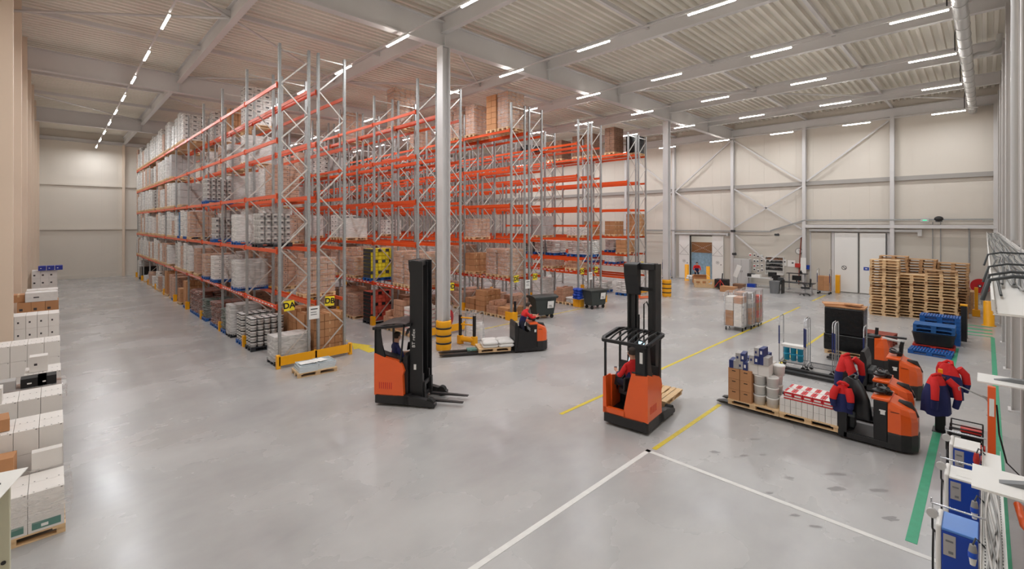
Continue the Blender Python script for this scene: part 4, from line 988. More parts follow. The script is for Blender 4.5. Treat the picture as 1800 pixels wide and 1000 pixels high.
def picker(label, loc, rz, extras=(), forks=True, group='orange low order pickers'):
    t = thing('order_picker', label, 'order picker', loc, rz, group)
    if forks:
        for s in (-1,1):
            MB().prism([(-2.75,.06),(-2.6,.04),(0,.04),(0,.1),(-2.55,.1)], 'y', s*.2-.085, s*.2+.085).build('fork', M['dark'], t)
    b = MB(); b.prism([(0,.05),(.16,.05),(.16,.9),(.1,1.12),(.02,1.12),(0,.95)], 'y', -.39, .39)
    b.build('load_backrest', M['black'], t, bevel=.02)
    MB().box(.16,-.33,.5,.3,.33,.62).box(.16,-.12,.2,.26,.12,.5).build('lean_pad', M['dgrey'], t, bevel=.02)
    b = MB(); b.box(.1,-.39,.05,1.0,.39,.17).box(.16,-.36,.17,.8,.36,.185); b.build('platform', M['dark'], t, bevel=.015)
    # drive unit
    b = MB(); b.box(.74,-.38,.17,.98,.38,1.13); b.build('front_console', M['black'], t, bevel=.02)
    n = 12; pr_ = [(.98,-.38),(1.2,-.38),(1.36,-.3),(1.45,-.14),(1.45,.14),(1.36,.3),(1.2,.38),(.98,.38)]
    b = MB(); rings = []
    for z, s, dx in ((.42,1,0),(.75,1,0),(1.0,.97,-.02),(1.12,.9,-.06),(1.17,.8,-.12)):
        rings.append([(.98+(x-.98)*s+0*dx, y*min(1,s+.04), z - (0.18*((x-.98)/.47) if z > .9 else 0)) for x, y in pr_])
    b.loft(rings); b.S = [False]*len(b.F); b.box(.7,-.38,1.13,1.02,.38,1.2); b.build('motor_cover', M['orange'], t, bevel=.02)
    b = MB(); b.loft([[(.98+(x-.98)*s, y*s, z) for x, y in pr_] for z, s in ((.06,1.02),(.4,1.03),(.44,1.0))]); b.S = [False]*len(b.F); b.build('bumper', M['dark'], t, bevel=.015)
    MB().box(.735,-.28,.85,.74,.1,.98).build('label_plate', M['white'], t)
    MB().cb(1.1,-.385,.93,.14,.006,.012).build('side_vent', M['black'], t)
    MB().box(.86,-.384,.82,.94,-.38,.9).box(.84,-.385,.9,.95,-.38,.93).build('label_plate', M['white'], t)
    k = MB().cyl((.95,0,1.18),(.98,0,1.3),.06,n=12).ball((.86,0,1.3),(.14,.16,.05)).build('steering_head', M['black'], t)
    MB().tube([(.9,-.08,1.32),(.82,-.17,1.36),(.76,-.1,1.38),(.76,.1,1.38),(.82,.17,1.36),(.9,.08,1.32)], .022, 8).build('handle_loop', M['black'], k)
    MB().tube([(1.12,.0,1.1),(1.28,.0,1.06),(1.42,0,.8)], [.05,.09,.05], 10).build('front_grille', M['black'], t)
    for c in [q for q in bpy.data.objects if q.parent == t and q.name.split('.')[0] in ('front_console','motor_cover','bumper','label_plate','side_vent','steering_head','front_grille')]:
        c.location.x -= .11; c.scale.z = .9
    for x in extras: x(t)
    return t
def gloves(t): 
    k = MB().xf(Matrix()).ball((.8,-.1,1.27),(.13,.11,.05)).ball((.86,.08,1.28),(.12,.1,.055)).build('controls_cover', M['black'], t, loc=(-.11,0,-.12))
    for s in (-.12,.0,.1): MB().cyl((.9,s,1.24),(.94,s,1.33),.03,n=8).build('thumb_lever', M['rubber'], k)
def tiller(t): MB().cyl((.98,.05,1.25),(1.0,.05,1.5),.05,n=10).cb(1.0,.05,1.5,.09,.1,.2,rot=(0,.2,0)).build('tiller_head', M['black'], t, loc=(-.11,0,-.12), bevel=.015)
NY = -PI/2
def hoop(t):
    MB().tube([(.05,-.36,.95),(.05,-.3,1.3),(.05,-.12,1.46),(.05,.12,1.46),(.05,.3,1.3),(.05,.36,.95)], .03, 8).build('backrest_hoop', M['black'], t)
picker('nearest orange order picker, carrying brown cartons, white buckets and red boxes on forks', (12.95, 2.33, 0), NY, (gloves,))
picker('middle orange order picker parked behind the nearest one, black steering head', (14.35, 2.5, 0), NY, (gloves,))
picker('farthest orange order picker with two roll trolleys on its forks', (16.95, 2.55, 0), NY, (tiller,))
# jackets and the black coat on the pickers
def jacket(label, loc, rz, m0, m1, w, h, th, seed, lean=0, top=.35, sl=True, name='jacket', cat='jacket'):
    o = drape(name, None, [M[m0], M[m1]], (0,0,0), w, h, th, seed, lean, sl, top); o.location = loc; o.rotation_euler = (0,0,rz); return tag(o, label, cat)
jacket('navy jacket with red shoulders hung over the nearest order picker backrest', (12.62, 2.25, 1.2), PI, 'red', 'navy', .3, .6, .1, 1)
jacket('large black padded coat draped over the backrest of nearest order picker', (13.0, 2.12, 1.28), NY+.75, 'black', 'black', .85, .75, .16, 3, lean=.03, sl=False)
jacket('red and navy jacket on the backrest of the middle order picker', (14.35, 2.5, 1.45), NY-.3, 'red', 'navy', .5, .85, .2, 5, top=.45)
# jackets on the black post by the green line
tag(MB().box(-.09,-.09,0,.09,.09,1.25).box(-.2,-.14,0,.2,.14,.015).bar((-.14,.09,1.15),(.14,.09,1.15),.03).build('coat_post', M['black'], None, (14.67, .74, 0), bevel=.008), 'black square post on the green line carrying two jackets', 'post')
jacket('navy jacket with red shoulders on the black post, nearest the camera', (14.5, .8, 1.3), -2.3, 'red', 'navy', .5, .85, .2, 7, top=.2)
jacket('red jacket with navy hem hung on far side of the black post', (14.95, .62, 1.52), -.5, 'red', 'navy', .5, .75, .13, 9, top=.35)
tag(MB().prism([(-.04,-.05),(.04,-.05),(.04,.05),(-.04,.05)],'x',0,.06).xf(Matrix.Translation((14.62,.74,1.38))).build('hand_torch', M['yel'], bevel=.01), 'yellow hand scanner grip standing on top of the jacket post', 'scanner')
# moving order picker with standing driver
MVR = math.atan2(-.75, 1.3) + .0
MV0 = (12.35, 12.55, 0)
picker('dark order picker on the move near the DE racks, driver leaning on it', MV0, MVR, (lambda t: [MB().prism([(.1,.17),(.75,.17),(.75,.9),(.5,.75),(.16,.95)],'y',s*.4-.012,s*.4+.012).build('side_panel', M['black'], t) for s in (-1,1)],))
MB_ = None
p = dict(pelvis=(0,0,1.02), chest=(.14,0,1.36), neck=(.22,0,1.52), head=(.29,0,1.68), shl=(.15,.19,1.43), ell=(.36,.24,1.25), wrl=(.58,.14,1.27), shr=(.15,-.19,1.43), elr=(.36,-.24,1.25), wrr=(.58,-.12,1.27),
         hpl=(0,.1,1.0), knl=(.05,.12,.6), anl=(0,.13,.24), hpr=(0,-.1,1.0), knr=(.06,-.12,.6), anr=(.02,-.13,.24))
person('standing driver with red shoulders riding the moving order picker', at_local(MV0, MVR, .36, 0, 0), MVR, p, ('red','navy','trouser'))
pallet('wooden pallet on the forks of the moving order picker', at_local(MV0, MVR, -.75, 0, 0)[:2]+(.102,), MVR, 'w')
tag(sacks_mb(2, .22, 0, 3).build('sack', M['sack'], None, at_local(MV0, MVR, -.6, 0, .248), MVR), 'white sacks lying on the pallet of the moving picker', 'sacks')
carton('carton', 'flat carton with teal print on the moving picker pallet', 'carton', at_local(MV0, MVR, -1.2, -.05, .248) if 0 else at_local(MV0, MVR, -1.55, 0, .13), (.35,.3,.06), [M['teal'], M['paper']], rz=MVR, mode='desc')
# ================================================================ goods on the nearest order picker's forks
FX = 12.95
G0 = 'goods on the nearest order picker'
pallet('wooden pallet under the brown cartons and white buckets on the picker forks', (FX, 4.13, .1), PI/2)
pallet('wooden pallet under the white and red boxes on the picker forks', (FX, 2.92, .1), PI/2)
zt = .246
for k in range(3):
    for j in range(2):
        for i in range(2):
            carton('carton', 'brown handled carton, %s row up, %s column, %s side of the picker load' % (ORD[k], ['farther','nearer'][j], ['near','rear'][i]), 'carton',
                   (FX-.2+.4*i, 4.58-.29*j, zt+.27*k), (.38,.275,.265), [M['kraft'], M['ink']], 'brown handled cartons on the picker', 0, 'handle')
for i, (dx, y, z, rz, l) in enumerate(((-.22,4.6,0,.1,'lying at the far end'),(-.2,4.36,0,-.05,'lying on the nearer brown carton'),(-.18,4.46,.2,.15,'balanced across the two others'),(.2,4.5,0,.0,'on the rear brown cartons'))):
    carton('carton', 'grey and navy box on the brown cartons, ' + l, 'carton', (FX+dx, y, zt+.81+z), (.34,.22,.2), [M['gcart'], M['navyc'], M['paper']], 'grey and navy boxes', rz+(PI if i == 0 else 0), 'half')
def bucket(label, loc, r=.14, h=.25, m=None, group=None):
    key = ('bucket', r, h, (m or M['bucket']).name)
    if key in MESHC: o = bpy.data.objects.new('bucket', MESHC[key]); COL.objects.link(o); o.location = loc
    else:
        b = MB(); b.lathe([(0,0),(r*.86,0),(r*.95,h*.8),(r*1.02,h*.82),(r*1.02,h*.94),(r*.97,h*.97),(r*.92,h*.95),(0,h*.95)], n=20)
        b.lathe([(r*.905,h*.3),(r*.93,h*.31),(r*.94,h*.33)], n=20)
        o = b.build('bucket', [m or M['bucket'], M['ink']], None, loc); MESHC[key] = o.data
    return tag(o, label, 'bucket', group)
for k in range(3):
    for j in range(2):
        for i in range(2):
            if k == 2 and j == 1 and i == 0:
                pass
            bucket('white lidded bucket, %s up, %s stack, %s side of picker pallet' % (ORD[k], ['middle','end'][j], ['near','rear'][i]), (FX-.2+.33*i, 4.02-.3*j, zt+.25*k), .14, .25, None, 'white buckets on the picker')
bucket('white lidded bucket topmost on the end stack of the picker pallet', (FX+.1, 3.66, zt+.75), .14, .25)
carton('carton', 'big plain white carton lying across the white buckets', 'carton', (FX-.02, 4.02, zt+.75), (.6,.56,.27) if 0 else (.6,.5,.27), [M['wcart'], M['print']], mode='dots')
for i, (dx, y, z, l) in enumerate(((-.2,4.1,0,'far left'),(-.18,3.88,0,'near right'),(-.16,4.0,.2,'upper'),(.14,4.0,0,'rear'))):
    carton('carton', 'grey and navy box on the big white carton, %s one' % l, 'carton', (FX+dx, y, zt+1.02+z), (.34,.22,.2), [M['gcart'], M['navyc'], M['paper']], 'grey and navy boxes', PI if i in (1,) else 0, 'half')
for k in range(2):
    for j in range(5):
        for i in range(2):
            carton('carton', 'white carton under the red ones, %s layer, %s from buckets, %s side' % (['lower','upper'][k], ORD[j], ['near','rear'][i]), 'carton', (FX-.19+.38*i, 3.4-.235*j, zt+.17*k), (.37,.225,.165), [M['wcart'], M['print']], 'white cartons on the picker', 0, 'dots')
for j in range(5):
    for i in range(2):
        carton('carton', 'white carton with red print on top layer, %s from bucket end, %s side' % (ORD[j], ['near','rear'][i]), 'carton', (FX-.19+.38*i, 3.33-.2*j, zt+.34), (.36,.19,.17), [M['wcart'], M['redc']], 'red printed cartons on the picker', 0, 'band')
# ================================================================ columns' protectors, bollards, barriers
def protector(label, x, y, nb):
    t = thing('column_protector', label, 'column protector', (x, y, 0), 0, 'yellow column protectors')
    b = MB(); h = 1.12; n = 28; rings = []
    for z, r in ((0,.27),(.02,.29),(.1,.29),(.12,.27),(.17,.27),(.19,.29),(.28,.29)): pass
    zz = [0]; prof = []
    segs = nb+1; sh = h/segs
    for k in range(segs): prof += [(.275, k*sh+.005), (.29, k*sh+.03), (.29, (k+1)*sh-.03), (.275, (k+1)*sh-.005)]
    prof += [(.26, h)]
    b.lathe(prof + [(.2, h), (.2, h-.02)], n=n); b.build('foam_shell', M['yel'], t)
    for k in range(1, segs): MB().lathe([(.272, k*sh-.035), (.298, k*sh-.03), (.298, k*sh+.03), (.272, k*sh+.035)], n=n).build('black_strap', M['black'], t)
protector('yellow ringed protector around the foot of the nearest steel column', 10.6, 14.5, 3)
protector('yellow ringed protector around the foot of the farther steel column', 28.8, 14.75, 3)
def bollard(label, x, y, h=1.1, r=.12, m='yel'):
    b = MB(); b.lathe([(r*1.35,0),(r*1.35,.015),(r,.02),(r,h-.02),(r*.85,h),(0,h)], n=20); o = b.build('bollard', M[m], None, (x, y, 0)); tag(o, label, 'bollard')
bollard('round yellow bollard by the green stripes near the cable tray', 31.4, -.1, 1.15, .19)
bollard('yellow bollard left of the strip curtain door', 38.2, 17.75, 1.35, .17)
bollard('yellow bollard inside the strip curtain door, left side', 40.3, 17.6, 1.35, .15)
bollard('yellow bollard right of the strip curtain door', 38.2, 15.95, 1.3, .15)
tag(MB().box(38.5,7.05,0,38.85,7.3,1.25).build('bollard', M['yel'], bevel=.02), 'square yellow post behind the carton trolley beside the big doors', 'bollard')
# small yellow and black fence by the first column
t = thing('safety_fence', 'short yellow fence with two black posts beside the nearest column', 'safety fence', (11.75, 14.3, 0), 0)
FA = math.atan2(-.45, .3)
def fl_(x, y, z): return (x, y, z)
p0 = Vector((-.15, .45, 0)); p1 = Vector((.1, -.12, 0))
for q in (p0, p1):
    k = MB().box(q.x-.1, q.y-.1, 0, q.x+.1, q.y+.1, .34).build('post_foot', M['yel'], t, bevel=.02)
    MB().box(q.x-.05, q.y-.05, .3, q.x+.05, q.y+.05, 1.15).build('fence_post', M['black'], t, bevel=.012)
MB().cyl((p0.x,p0.y,.2),(p1.x,p1.y,.2),.11,n=16).build('floor_roller', M['yel'], t)
for z in (.78, 1.05): MB().cyl((p0.x,p0.y,z),(p1.x,p1.y,z),.03,n=10).build('fence_rail', M['yel'], t)
tag(drape('plastic_sack', None, [M['film'], M['filmw']], (0,0,0), .8, 1.05, .32, 4, sleeves=False), 'clear plastic waste sack hanging behind the short yellow fence', 'sack').location = (12.55, 15.0, 1.1)
tag(MB().tube([(-.3,-.25,1.1),(.3,-.25,1.1),(.3,.25,1.1),(-.3,.25,1.1)], .015, 6, closed=True).cyl((-.3,-.25,0),(-.3,-.25,1.1),.015,n=8).cyl((.3,.25,0),(.3,.25,1.1),.015,n=8).cyl((.3,-.25,0),(.3,-.25,1.1),.015,n=8).cyl((-.3,.25,0),(-.3,.25,1.1),.015,n=8).build('sack_stand', M['galv'], None, (12.55, 15.0, 0), .3), 'thin metal stand holding the clear waste sack open', 'stand')
def hose_reel(label, loc, rz, r=.33, legs=0):
    t = thing('fire_hose_reel', label, 'fire hose reel', loc, rz, 'red fire hose reels')
    MB().cyl((0,-.09,0),(0,.09,0),r,n=32).build('reel_drum', M['hose'], t, bevel=.012)
    MB().cyl((0,-.1,0),(0,-.12,0),.09,n=20).build('hub', M['dgrey'], t)
    k = MB().cyl((0,-.12,0),(0,-.125,0),.04,n=12).build('hub_label', M['white'], t)
    MB().tube([(-r-.03,-.04,.3),(-r-.05,-.04,-.1),(-r*.6,-.04,-r-.06),(.1,-.04,-r-.1),(r,-.04,-r*.5),(r+.03,-.04,0)], .018, 8).build('hose', M['redp'], t)
    if legs:
        for s in (-.07,.07): MB().box(s-.025,-.03,-loc[2],s+.025,.03,-.2).build('leg', M['galv'], t)
    return t
hose_reel('round red fire hose reel on legs near the right end of door wall', (39.2, .25, 1.1), -PI/2, .42, 1)
hose_reel('red fire hose reel behind the nearest steel column', (11.15, 15.0, 1.05), .4, .33)
# riser beside door wall
tag(MB().tube([(39.4,1.9,4.6),(39.35,.95,4.6),(39.35,.75,4.55),(39.35,.7,4.4),(39.35,.7,1.95)], .045, 10).ball((39.35,.72,1.9),.08).build('water_pipe', M['galv']), 'grey pipe bending down the door wall beside the red reel', 'pipe')
for i, y in enumerate((2.35, 1.98)): tag(MB().tube([(39.45,y,4.9),(39.45,y,.3)], .025, 8).build('conduit', M['galv']), 'thin vertical conduit on door wall behind the pallet stacks, %s one' % ['left','right'][i], 'conduit')
tag(MB().box(39.42,-.3,1.5,39.55,-.15,2.2).build('switch_box', M['lgrey'], bevel=.01), 'grey narrow switch box on the door wall right of the red reel', 'box')
# big foil-lagged duct under the roof
b = MB(); b.tube([(2, .56, 11.55), (39.35, .56, 11.55)], .19, 20); x = 4
while x < 39: b.tube([(x,.56,11.55),(x+.04,.56,11.55)], .205, 20); x += 1.2
tag(b.build('roof_duct', M['insul']), 'long foil-lagged duct under the roof running to the door wall', 'duct')
tag(MB().tube([(27,.56,11.6),(27,.2,11.75),(27,-.1,11.7),(27,-.35,11.9),(27,-.4,12.4)], .1, 12).build('branch_duct', M['insul']), 'short lagged branch pipe bending from the roof duct to the wall', 'duct')
tag(MB().tube([(14.3,-.42,4.45),(14.3,-.42,12.2)], .055, 14).build('drain_pipe', M['lgrey']), 'pale grey vertical drain pipe on the nearest right-hand wall column', 'pipe')
# ================================================================ doors in the door wall
t = struct(MB().box(XW-.12, D1[0]-.06, 0, XW+.14, D1[0], 3.78).box(XW-.12, D1[1], 0, XW+.14, D1[1]+.06, 3.78).box(XW-.12, D1[0]-.06, 3.72, XW+.14, D1[1]+.06, 3.78).build('door_1', M['black']))
for i, (a, c) in enumerate(((15.2, 16.12), (18.08, 19.02))):
    d = MB().box(XW-.2, a, .02, XW-.1, c, 3.78).build('door_leaf', M['white'], t, bevel=.01)
    b = MB(); e = .008; xx = XW-.2
    def dots(y0, z0, y1, z1, n=13):
        for k in range(n): y = y0+(y1-y0)*k/(n-1); z = z0+(z1-z0)*k/(n-1); b.box(xx-e, y-.018, z-.018, xx, y+.018, z+.018)
    dots(a+.08, 2.95, c-.08, 2.15); dots(a+.08, 2.15, c-.08, 2.95); dots(a+.08, 2.1, c-.08, 2.1, 9)
    for q in range(14): an = 2*PI*q/14; b.box(xx-e, (a+c)/2+.12*math.cos(an)-.015, 1.55+.12*math.sin(an)-.015, xx, (a+c)/2+.12*math.cos(an)+.015, 1.55+.12*math.sin(an)+.015)
    b.box(xx-e, (a+c)/2-.05, 1.52, xx, (a+c)/2+.05, 1.58); b.box(xx-e, a+.15, 1.35, xx, a+.22, 1.42); b.build('door_marks', M['print'], d)
MB().tube([(XW-.3, 14.8, 3.92), (XW-.3, 19.4, 3.92)], .09, 12).box(XW-.4, 14.75, 3.8, XW-.12, 14.9, 4.02).box(XW-.34, 17.2, 4.0, XW-.2, 17.5, 4.08).build('door_track', M['lgrey'], t)
b = MB(); y = D1[0]
while y < D1[1]-.02: b.box(XW+.2, y, .05, XW+.21, y+.17, 2.3); y += .16
tag(b.build('strip_curtain', M['curtain']), 'bluish plastic strip curtain hanging in the small doorway', 'strip curtain')
tag(MB().box(XW+.18, D1[0], 2.3, XW+.24, D1[1], 3.2).build('curtain_header', mat('amber_panel', (150,104,66), .5)), 'amber brown panel above the strip curtain in small doorway', 'panel')
b = MB()
for s in (0, 1):
    for k in range(14): y = D1[0]+.1+k*.13; z = (3.1-.06*k if s else 2.35+.055*k); b.box(XW+.17, y-.02, z-.02, XW+.18, y+.02, z+.02)
tag(b.build('warning_dots', M['paper']), 'crossed rows of white dots on the amber doorway panel', 'marking')
for z in (5,): pass
# door 2: large double sliding door
t = struct(MB().box(XW-.12, 4.45, 0, XW-.02, 4.6, 4.25).box(XW-.12, 7.55, 0, XW-.02, 7.7, 4.25).box(XW-.12, 4.45, 4.2, XW-.02, 7.7, 4.3).build('door_2', M['steel']))
for i, (a, c) in enumerate(((4.62, 6.06), (6.12, 7.52))):
    d = MB().box(XW-.22, a, .04, XW-.12, c, 4.15).build('door_leaf', M['white'], t, bevel=.012)
    MB().box(XW-.225, a, .02, XW-.22, a+.05, 4.15).build('edge_seal', M['dgrey'], d)
    y = (a+c)/2 - .1*i
    if i: 
        b = MB()
        for q in range(16): an = 2*PI*q/16; b.box(XW-.228, 6.95+.13*math.cos(an)-.02, 1.72+.13*math.sin(an)-.02, XW-.22, 6.95+.13*math.cos(an)+.02, 1.72+.13*math.sin(an)+.02)
        b.cb(XW-.225, 6.95, 1.72, .006, .22, .035, rot=(.8,0,0)); b.build('no_entry_mark', M['ink'], d)
    else:
        k = MB().box(XW-.228, 5.55, 1.62, XW-.22, 5.85, 1.84).build('blue_sign', M['blue'], d); MB().box(XW-.232, 5.64, 1.7, XW-.228, 5.76, 1.76).build('sign_symbol', M['white'], k)
MB().box(XW-.34, 2.9, 4.25, XW-.2, 9.05, 4.4).box(XW-.36, 2.85, 4.0, XW-.2, 3.05, 4.42).box(XW-.3, 6.05, 4.4, XW-.22, 6.2, 4.5).build('door_track', M['lgrey'], t)
for y in (9.0, 8.6) : MB().box(XW-.14, y-.04, 0, XW-.08, y+.04, 4.25).build('track_post', M['steel'], t)
# second sliding panel parked left of the big doors
tag(MB().box(XW-.16, 7.75, .04, XW-.06, 8.95, 4.15).build('fixed_panel', M['wall_lo'], bevel=.01), 'tall beige sliding panel left of the white double doors', 'panel')
# cable trays on door wall
def tray_y(label, y0, y1, z, zz=None):
    b = MB(); z1 = z if zz is None else zz
    b.bar((XW-.42,y0,z),(XW-.42,y1,z1),.03,.09).bar((XW-.16,y0,z),(XW-.16,y1,z1),.03,.09); n = max(2,int(abs(y1-y0)/.5))
    for k in range(n+1): q = k/n; b.bar((XW-.42,y0+(y1-y0)*q,z+(z1-z)*q-.02),(XW-.12,y0+(y1-y0)*q,z+(z1-z)*q-.02),.03,.02)
    tag(b.build('cable_tray', M['galv']), label, 'cable tray')
tray_y('grey cable ladder above the small doorway on the door wall', 11.6, 26, 4.2)
tray_y('sloping cable ladder on the door wall above the desks', 11.6, 9.3, 4.25, 5.05)
tray_y('raised cable ladder above the big white doors', 9.3, -.3, 5.05)
struct(MB().box(XW-.45, -.5, 4.5, XW-.1, 9.3, 4.72).build('roof_beam', M['steel']))
for k, y in enumerate((9.3, 8, 6.8, 5.5)): pass
# device boxes over the door
t = thing('alarm_unit', 'grey control box with small green lamp above big doors', 'control box', (XW-.45, 2.7, 4.9)); MB().box(0,-.2,0,.15,.2,.26).build('housing', M['lgrey'], t, bevel=.01); MB().box(-.01,-.1,.08,0,.1,.14).build('status_lamp', mat('green_led', (60,200,150), .4, emit=1), t)
t = thing('wall_siren', 'dark round siren on the beam above the pallet stacks', 'siren', (XW-.45, 2.05, 4.9)); MB().ball((0,0,.2),(.16,.22,.16)).build('horn', M['dark'], t); MB().box(.02,-.16,0,.12,.16,.3).build('bracket', M['grey'], t)
for i, (y, z) in enumerate(((14.2, 2.35), (11.1, 3.95), (14.3, 4.2))):
    tag(MB().cb(0,0,0,.16,.3,.14,rot=(0,.3,0)).bar((.05,0,.05),(.35,0,.1),.03).build('floodlight', M['black'], None, (XW-.55, y, z)), 'small black floodlight on the door wall, %s' % ['beside the grey cabinet','above the desks','under the cable ladder'][i], 'floodlight')
# ================================================================ stacks of wooden pallets
STK = [(31.5, 3.72, 20, 'left front', 0, 'w'), (32.0, 2.68, 15, 'middle front', 0, 'w'), (31.9, 1.55, 17, 'right front', 0, 'w'), (32.9, 3.5, 21, 'left rear', 0, 'o'), (33.3, 2.4, 20, 'middle rear', 0, 'o'), (33.6, 1.2, 19, 'right rear', 0, 'o')]
for (x, y, n, w, r, k) in STK:
    for q in range(n):
        rr = random.Random(int(x*10+q)); pallet('wooden pallet, %s from the floor in the %s pallet stack' % (str(q+1)+('th' if 3 < q+1 < 21 else ['st','nd','rd'][(q) % 10 if q < 3 else 0] if (q+1) % 10 in (1,2,3) else 'th'), w), (x-.35+rr.uniform(-.03,.03), y+rr.uniform(-.03,.03), .1455*q), PI/2+rr.uniform(-.03,.03), k if rr.random() < .8 else 'o', 'stacked wooden pallets')
for q in range(8): pallet('worn pallet %s in the low stack right of the big stacks' % ORD[q], (33.4, .25, .1455*q), PI/2, 'o', 'low stack of worn pallets') if 0 else pallet('worn wooden pallet, %s up, in the low stack by the yellow guard' % ORD[q], (35.3, .85, .1455*q), 0, 'o', 'low stack of worn pallets')
tag(MB().box(33.9,.2,0,34.2,.5,.35).box(33.98,.28,.35,34.12,.42,1.5).build('guard_post', [M['yel']], bevel=.015), 'yellow guard post behind the pallet stacks near the red reel', 'guard post')
t = thing('partition_guard', 'black guard posts beside the blue pallets on the green line', 'guard', (26.5, .62, 0)); MB().box(-.12,-.08,0,.12,.1,1.45).build('guard_post', M['black'], t, bevel=.01); MB().box(.7,-.08,0,.9,.1,1.3).build('guard_post', M['black'], t, bevel=.01); MB().box(-.14,-.1,1.45,.14,.12,1.5).build('post_cap', M['yel'], t)
# blue and red pallets
pallet('blue plastic pallet alone on the floor, nearest of the blue ones', (23.0, 1.42, 0), PI/2-.05, 'b')
PAL['r'] = ('redp', plastic_pallet_mb); PAL['c'] = ('redw', pallet_mb); PAL['u'] = ('bluew', pallet_mb); M['bluew'] = mat('blue_wood', (36,96,160), .6, var=.08)
pallet('red plastic pallet under the black tub', (24.15, 1.4, 0), PI/2, 'r')
b = MB(); R8 = [(-.6,-.35),(-.5,-.42),(.5,-.42),(.6,-.35),(.6,.35),(.5,.42),(-.5,.42),(-.6,.35)]
b.loft([[(x*s, y*s, z) for x, y in R8] for z, s in ((0,.86),(.05,.9),(.42,1.02),(.45,1.05))])
tag(b.build('black_tub', M['black'], None, (24.15, 1.4, .155), PI/2), 'black plastic tub lying on the red pallet', 'tub')
for q in range(2): pallet('blue wooden pallet on the black tub, %s' % ['lower','upper'][q], (24.3+.02*q, 1.4, .61+.1455*q), PI/2, 'u', 'blue wooden pallets on the tub')
for q in range(7): pallet('blue plastic pallet, %s up, in the tall blue stack behind the tub' % ORD[q], (25.6, 1.3, .155*q), PI/2, 'b', 'tall stack of blue pallets')
for q in range(3): pallet('red-brown pallet, %s up, in the low stack beyond the tillers' % ORD[q], (23.6, 3.1, .1455*q), PI/2-.1, 'c', 'red-brown pallets')
# black film-wrapped load with loose boards
t = thing('pallet_load', 'big black film-wrapped load with brown card boards on top', 'pallet load', (20.85, 3.62, 0), PI/2); pallet_mb().build('pallet', M['wood'], t); b = MB(); b.box(-.62,-.42,.15,.62,.42,.75).box(-.58,-.4,.75,.6,.4,1.72); b.build('black_wrap', M['filmd'], t, bevel=.04)
for i, (dx, dy, r) in enumerate(((0,0,.02),(.05,.3,.35),(-.1,-.25,-.1))): carton('cardboard_sheet', 'brown flat carton on the black wrapped load, %s' % ['lowest','leaning one','end one'][i], 'carton', (20.85+dx, 3.62+dy, 1.725+.05*i), (.75-.2*i, 1.2-.35*i, .05), [M['kraft'], M['tape']], rz=r)
# ================================================================ roll trolleys
def trolley(label, loc, rz, shelf=False):
    t = thing('roll_trolley', label, 'roll trolley', loc, rz, 'zinc roll trolleys')
    b = MB()
    for y in (-.3,.3): b.bar((-.36,y,.22),(.36,y,.22),.03)
    for x in (-.36,.36): b.bar((x,-.3,.22),(x,.3,.22),.03)
    for k in range(9): b.bar((-.36,-.27+.067*k,.225),(.36,-.27+.067*k,.225),.008)
    b.build('base_frame', M['chrome'], t)
    for s in (-1,1):
        k = MB().tube([(s*.36,-.29,.22),(s*.36,-.29,1.62),(s*.36,-.2,1.7),(s*.36,.2,1.7),(s*.36,.29,1.62),(s*.36,.29,.22)], .016, 8).build('end_frame', M['chrome'], t)
        MB().box(s*.36-.018, .275, .8, s*.36+.018, .308, 1.4).build('corner_sleeve', M['navyc'], k)
    for x in (-.32,.32):
        for y in (-.26,.26):
            MB().cyl((x,y-.016,.065),(x,y+.016,.065),.065,n=14).bar((x,y-.02,.07),(x,y-.02,.2),.012).bar((x,y+.02,.07),(x,y+.02,.2),.012).build('caster', [M['rubber']], t)
    if shelf:
        b = MB()
        for k in range(7): b.bar((-.36,-.3+.1*k,.78),(.36,-.3+.1*k,.78),.01)
        b.bar((-.36,-.3,.78),(.36,-.3,.78),.02).bar((-.36,.3,.78),(.36,.3,.78),.02).build('wire_shelf', M['white'], t)
    return t
trolley('zinc roll trolley carrying cyan buckets, farthest on the picker forks', (17.6, 4.5, .0), PI/2+.05)
trolley('empty zinc roll trolley in the middle of the row', (17.55, 3.71, .0), PI/2+.02)
trolley('empty zinc roll trolley nearest the backrest of the farthest order picker', (17.5, 2.92, .0), PI/2+.02)
for i in range(3):
    bucket('cyan and white bucket on the roll trolley, %s of the row' % ['left','middle','right'][i], (17.6, 4.7-.2*i, .235), .095, .24, M['cyan'], 'cyan buckets')
    bucket('cyan bucket standing on the %s lower one' % ['left','middle','right'][i], (17.6, 4.7-.2*i, .475), .095, .2, M['cyan'], 'cyan buckets')
carton('tray', 'white tray resting on top of the cyan buckets', 'tray', (17.62, 4.5, .675), (.3,.66,.08), [M['white'], M['print']])
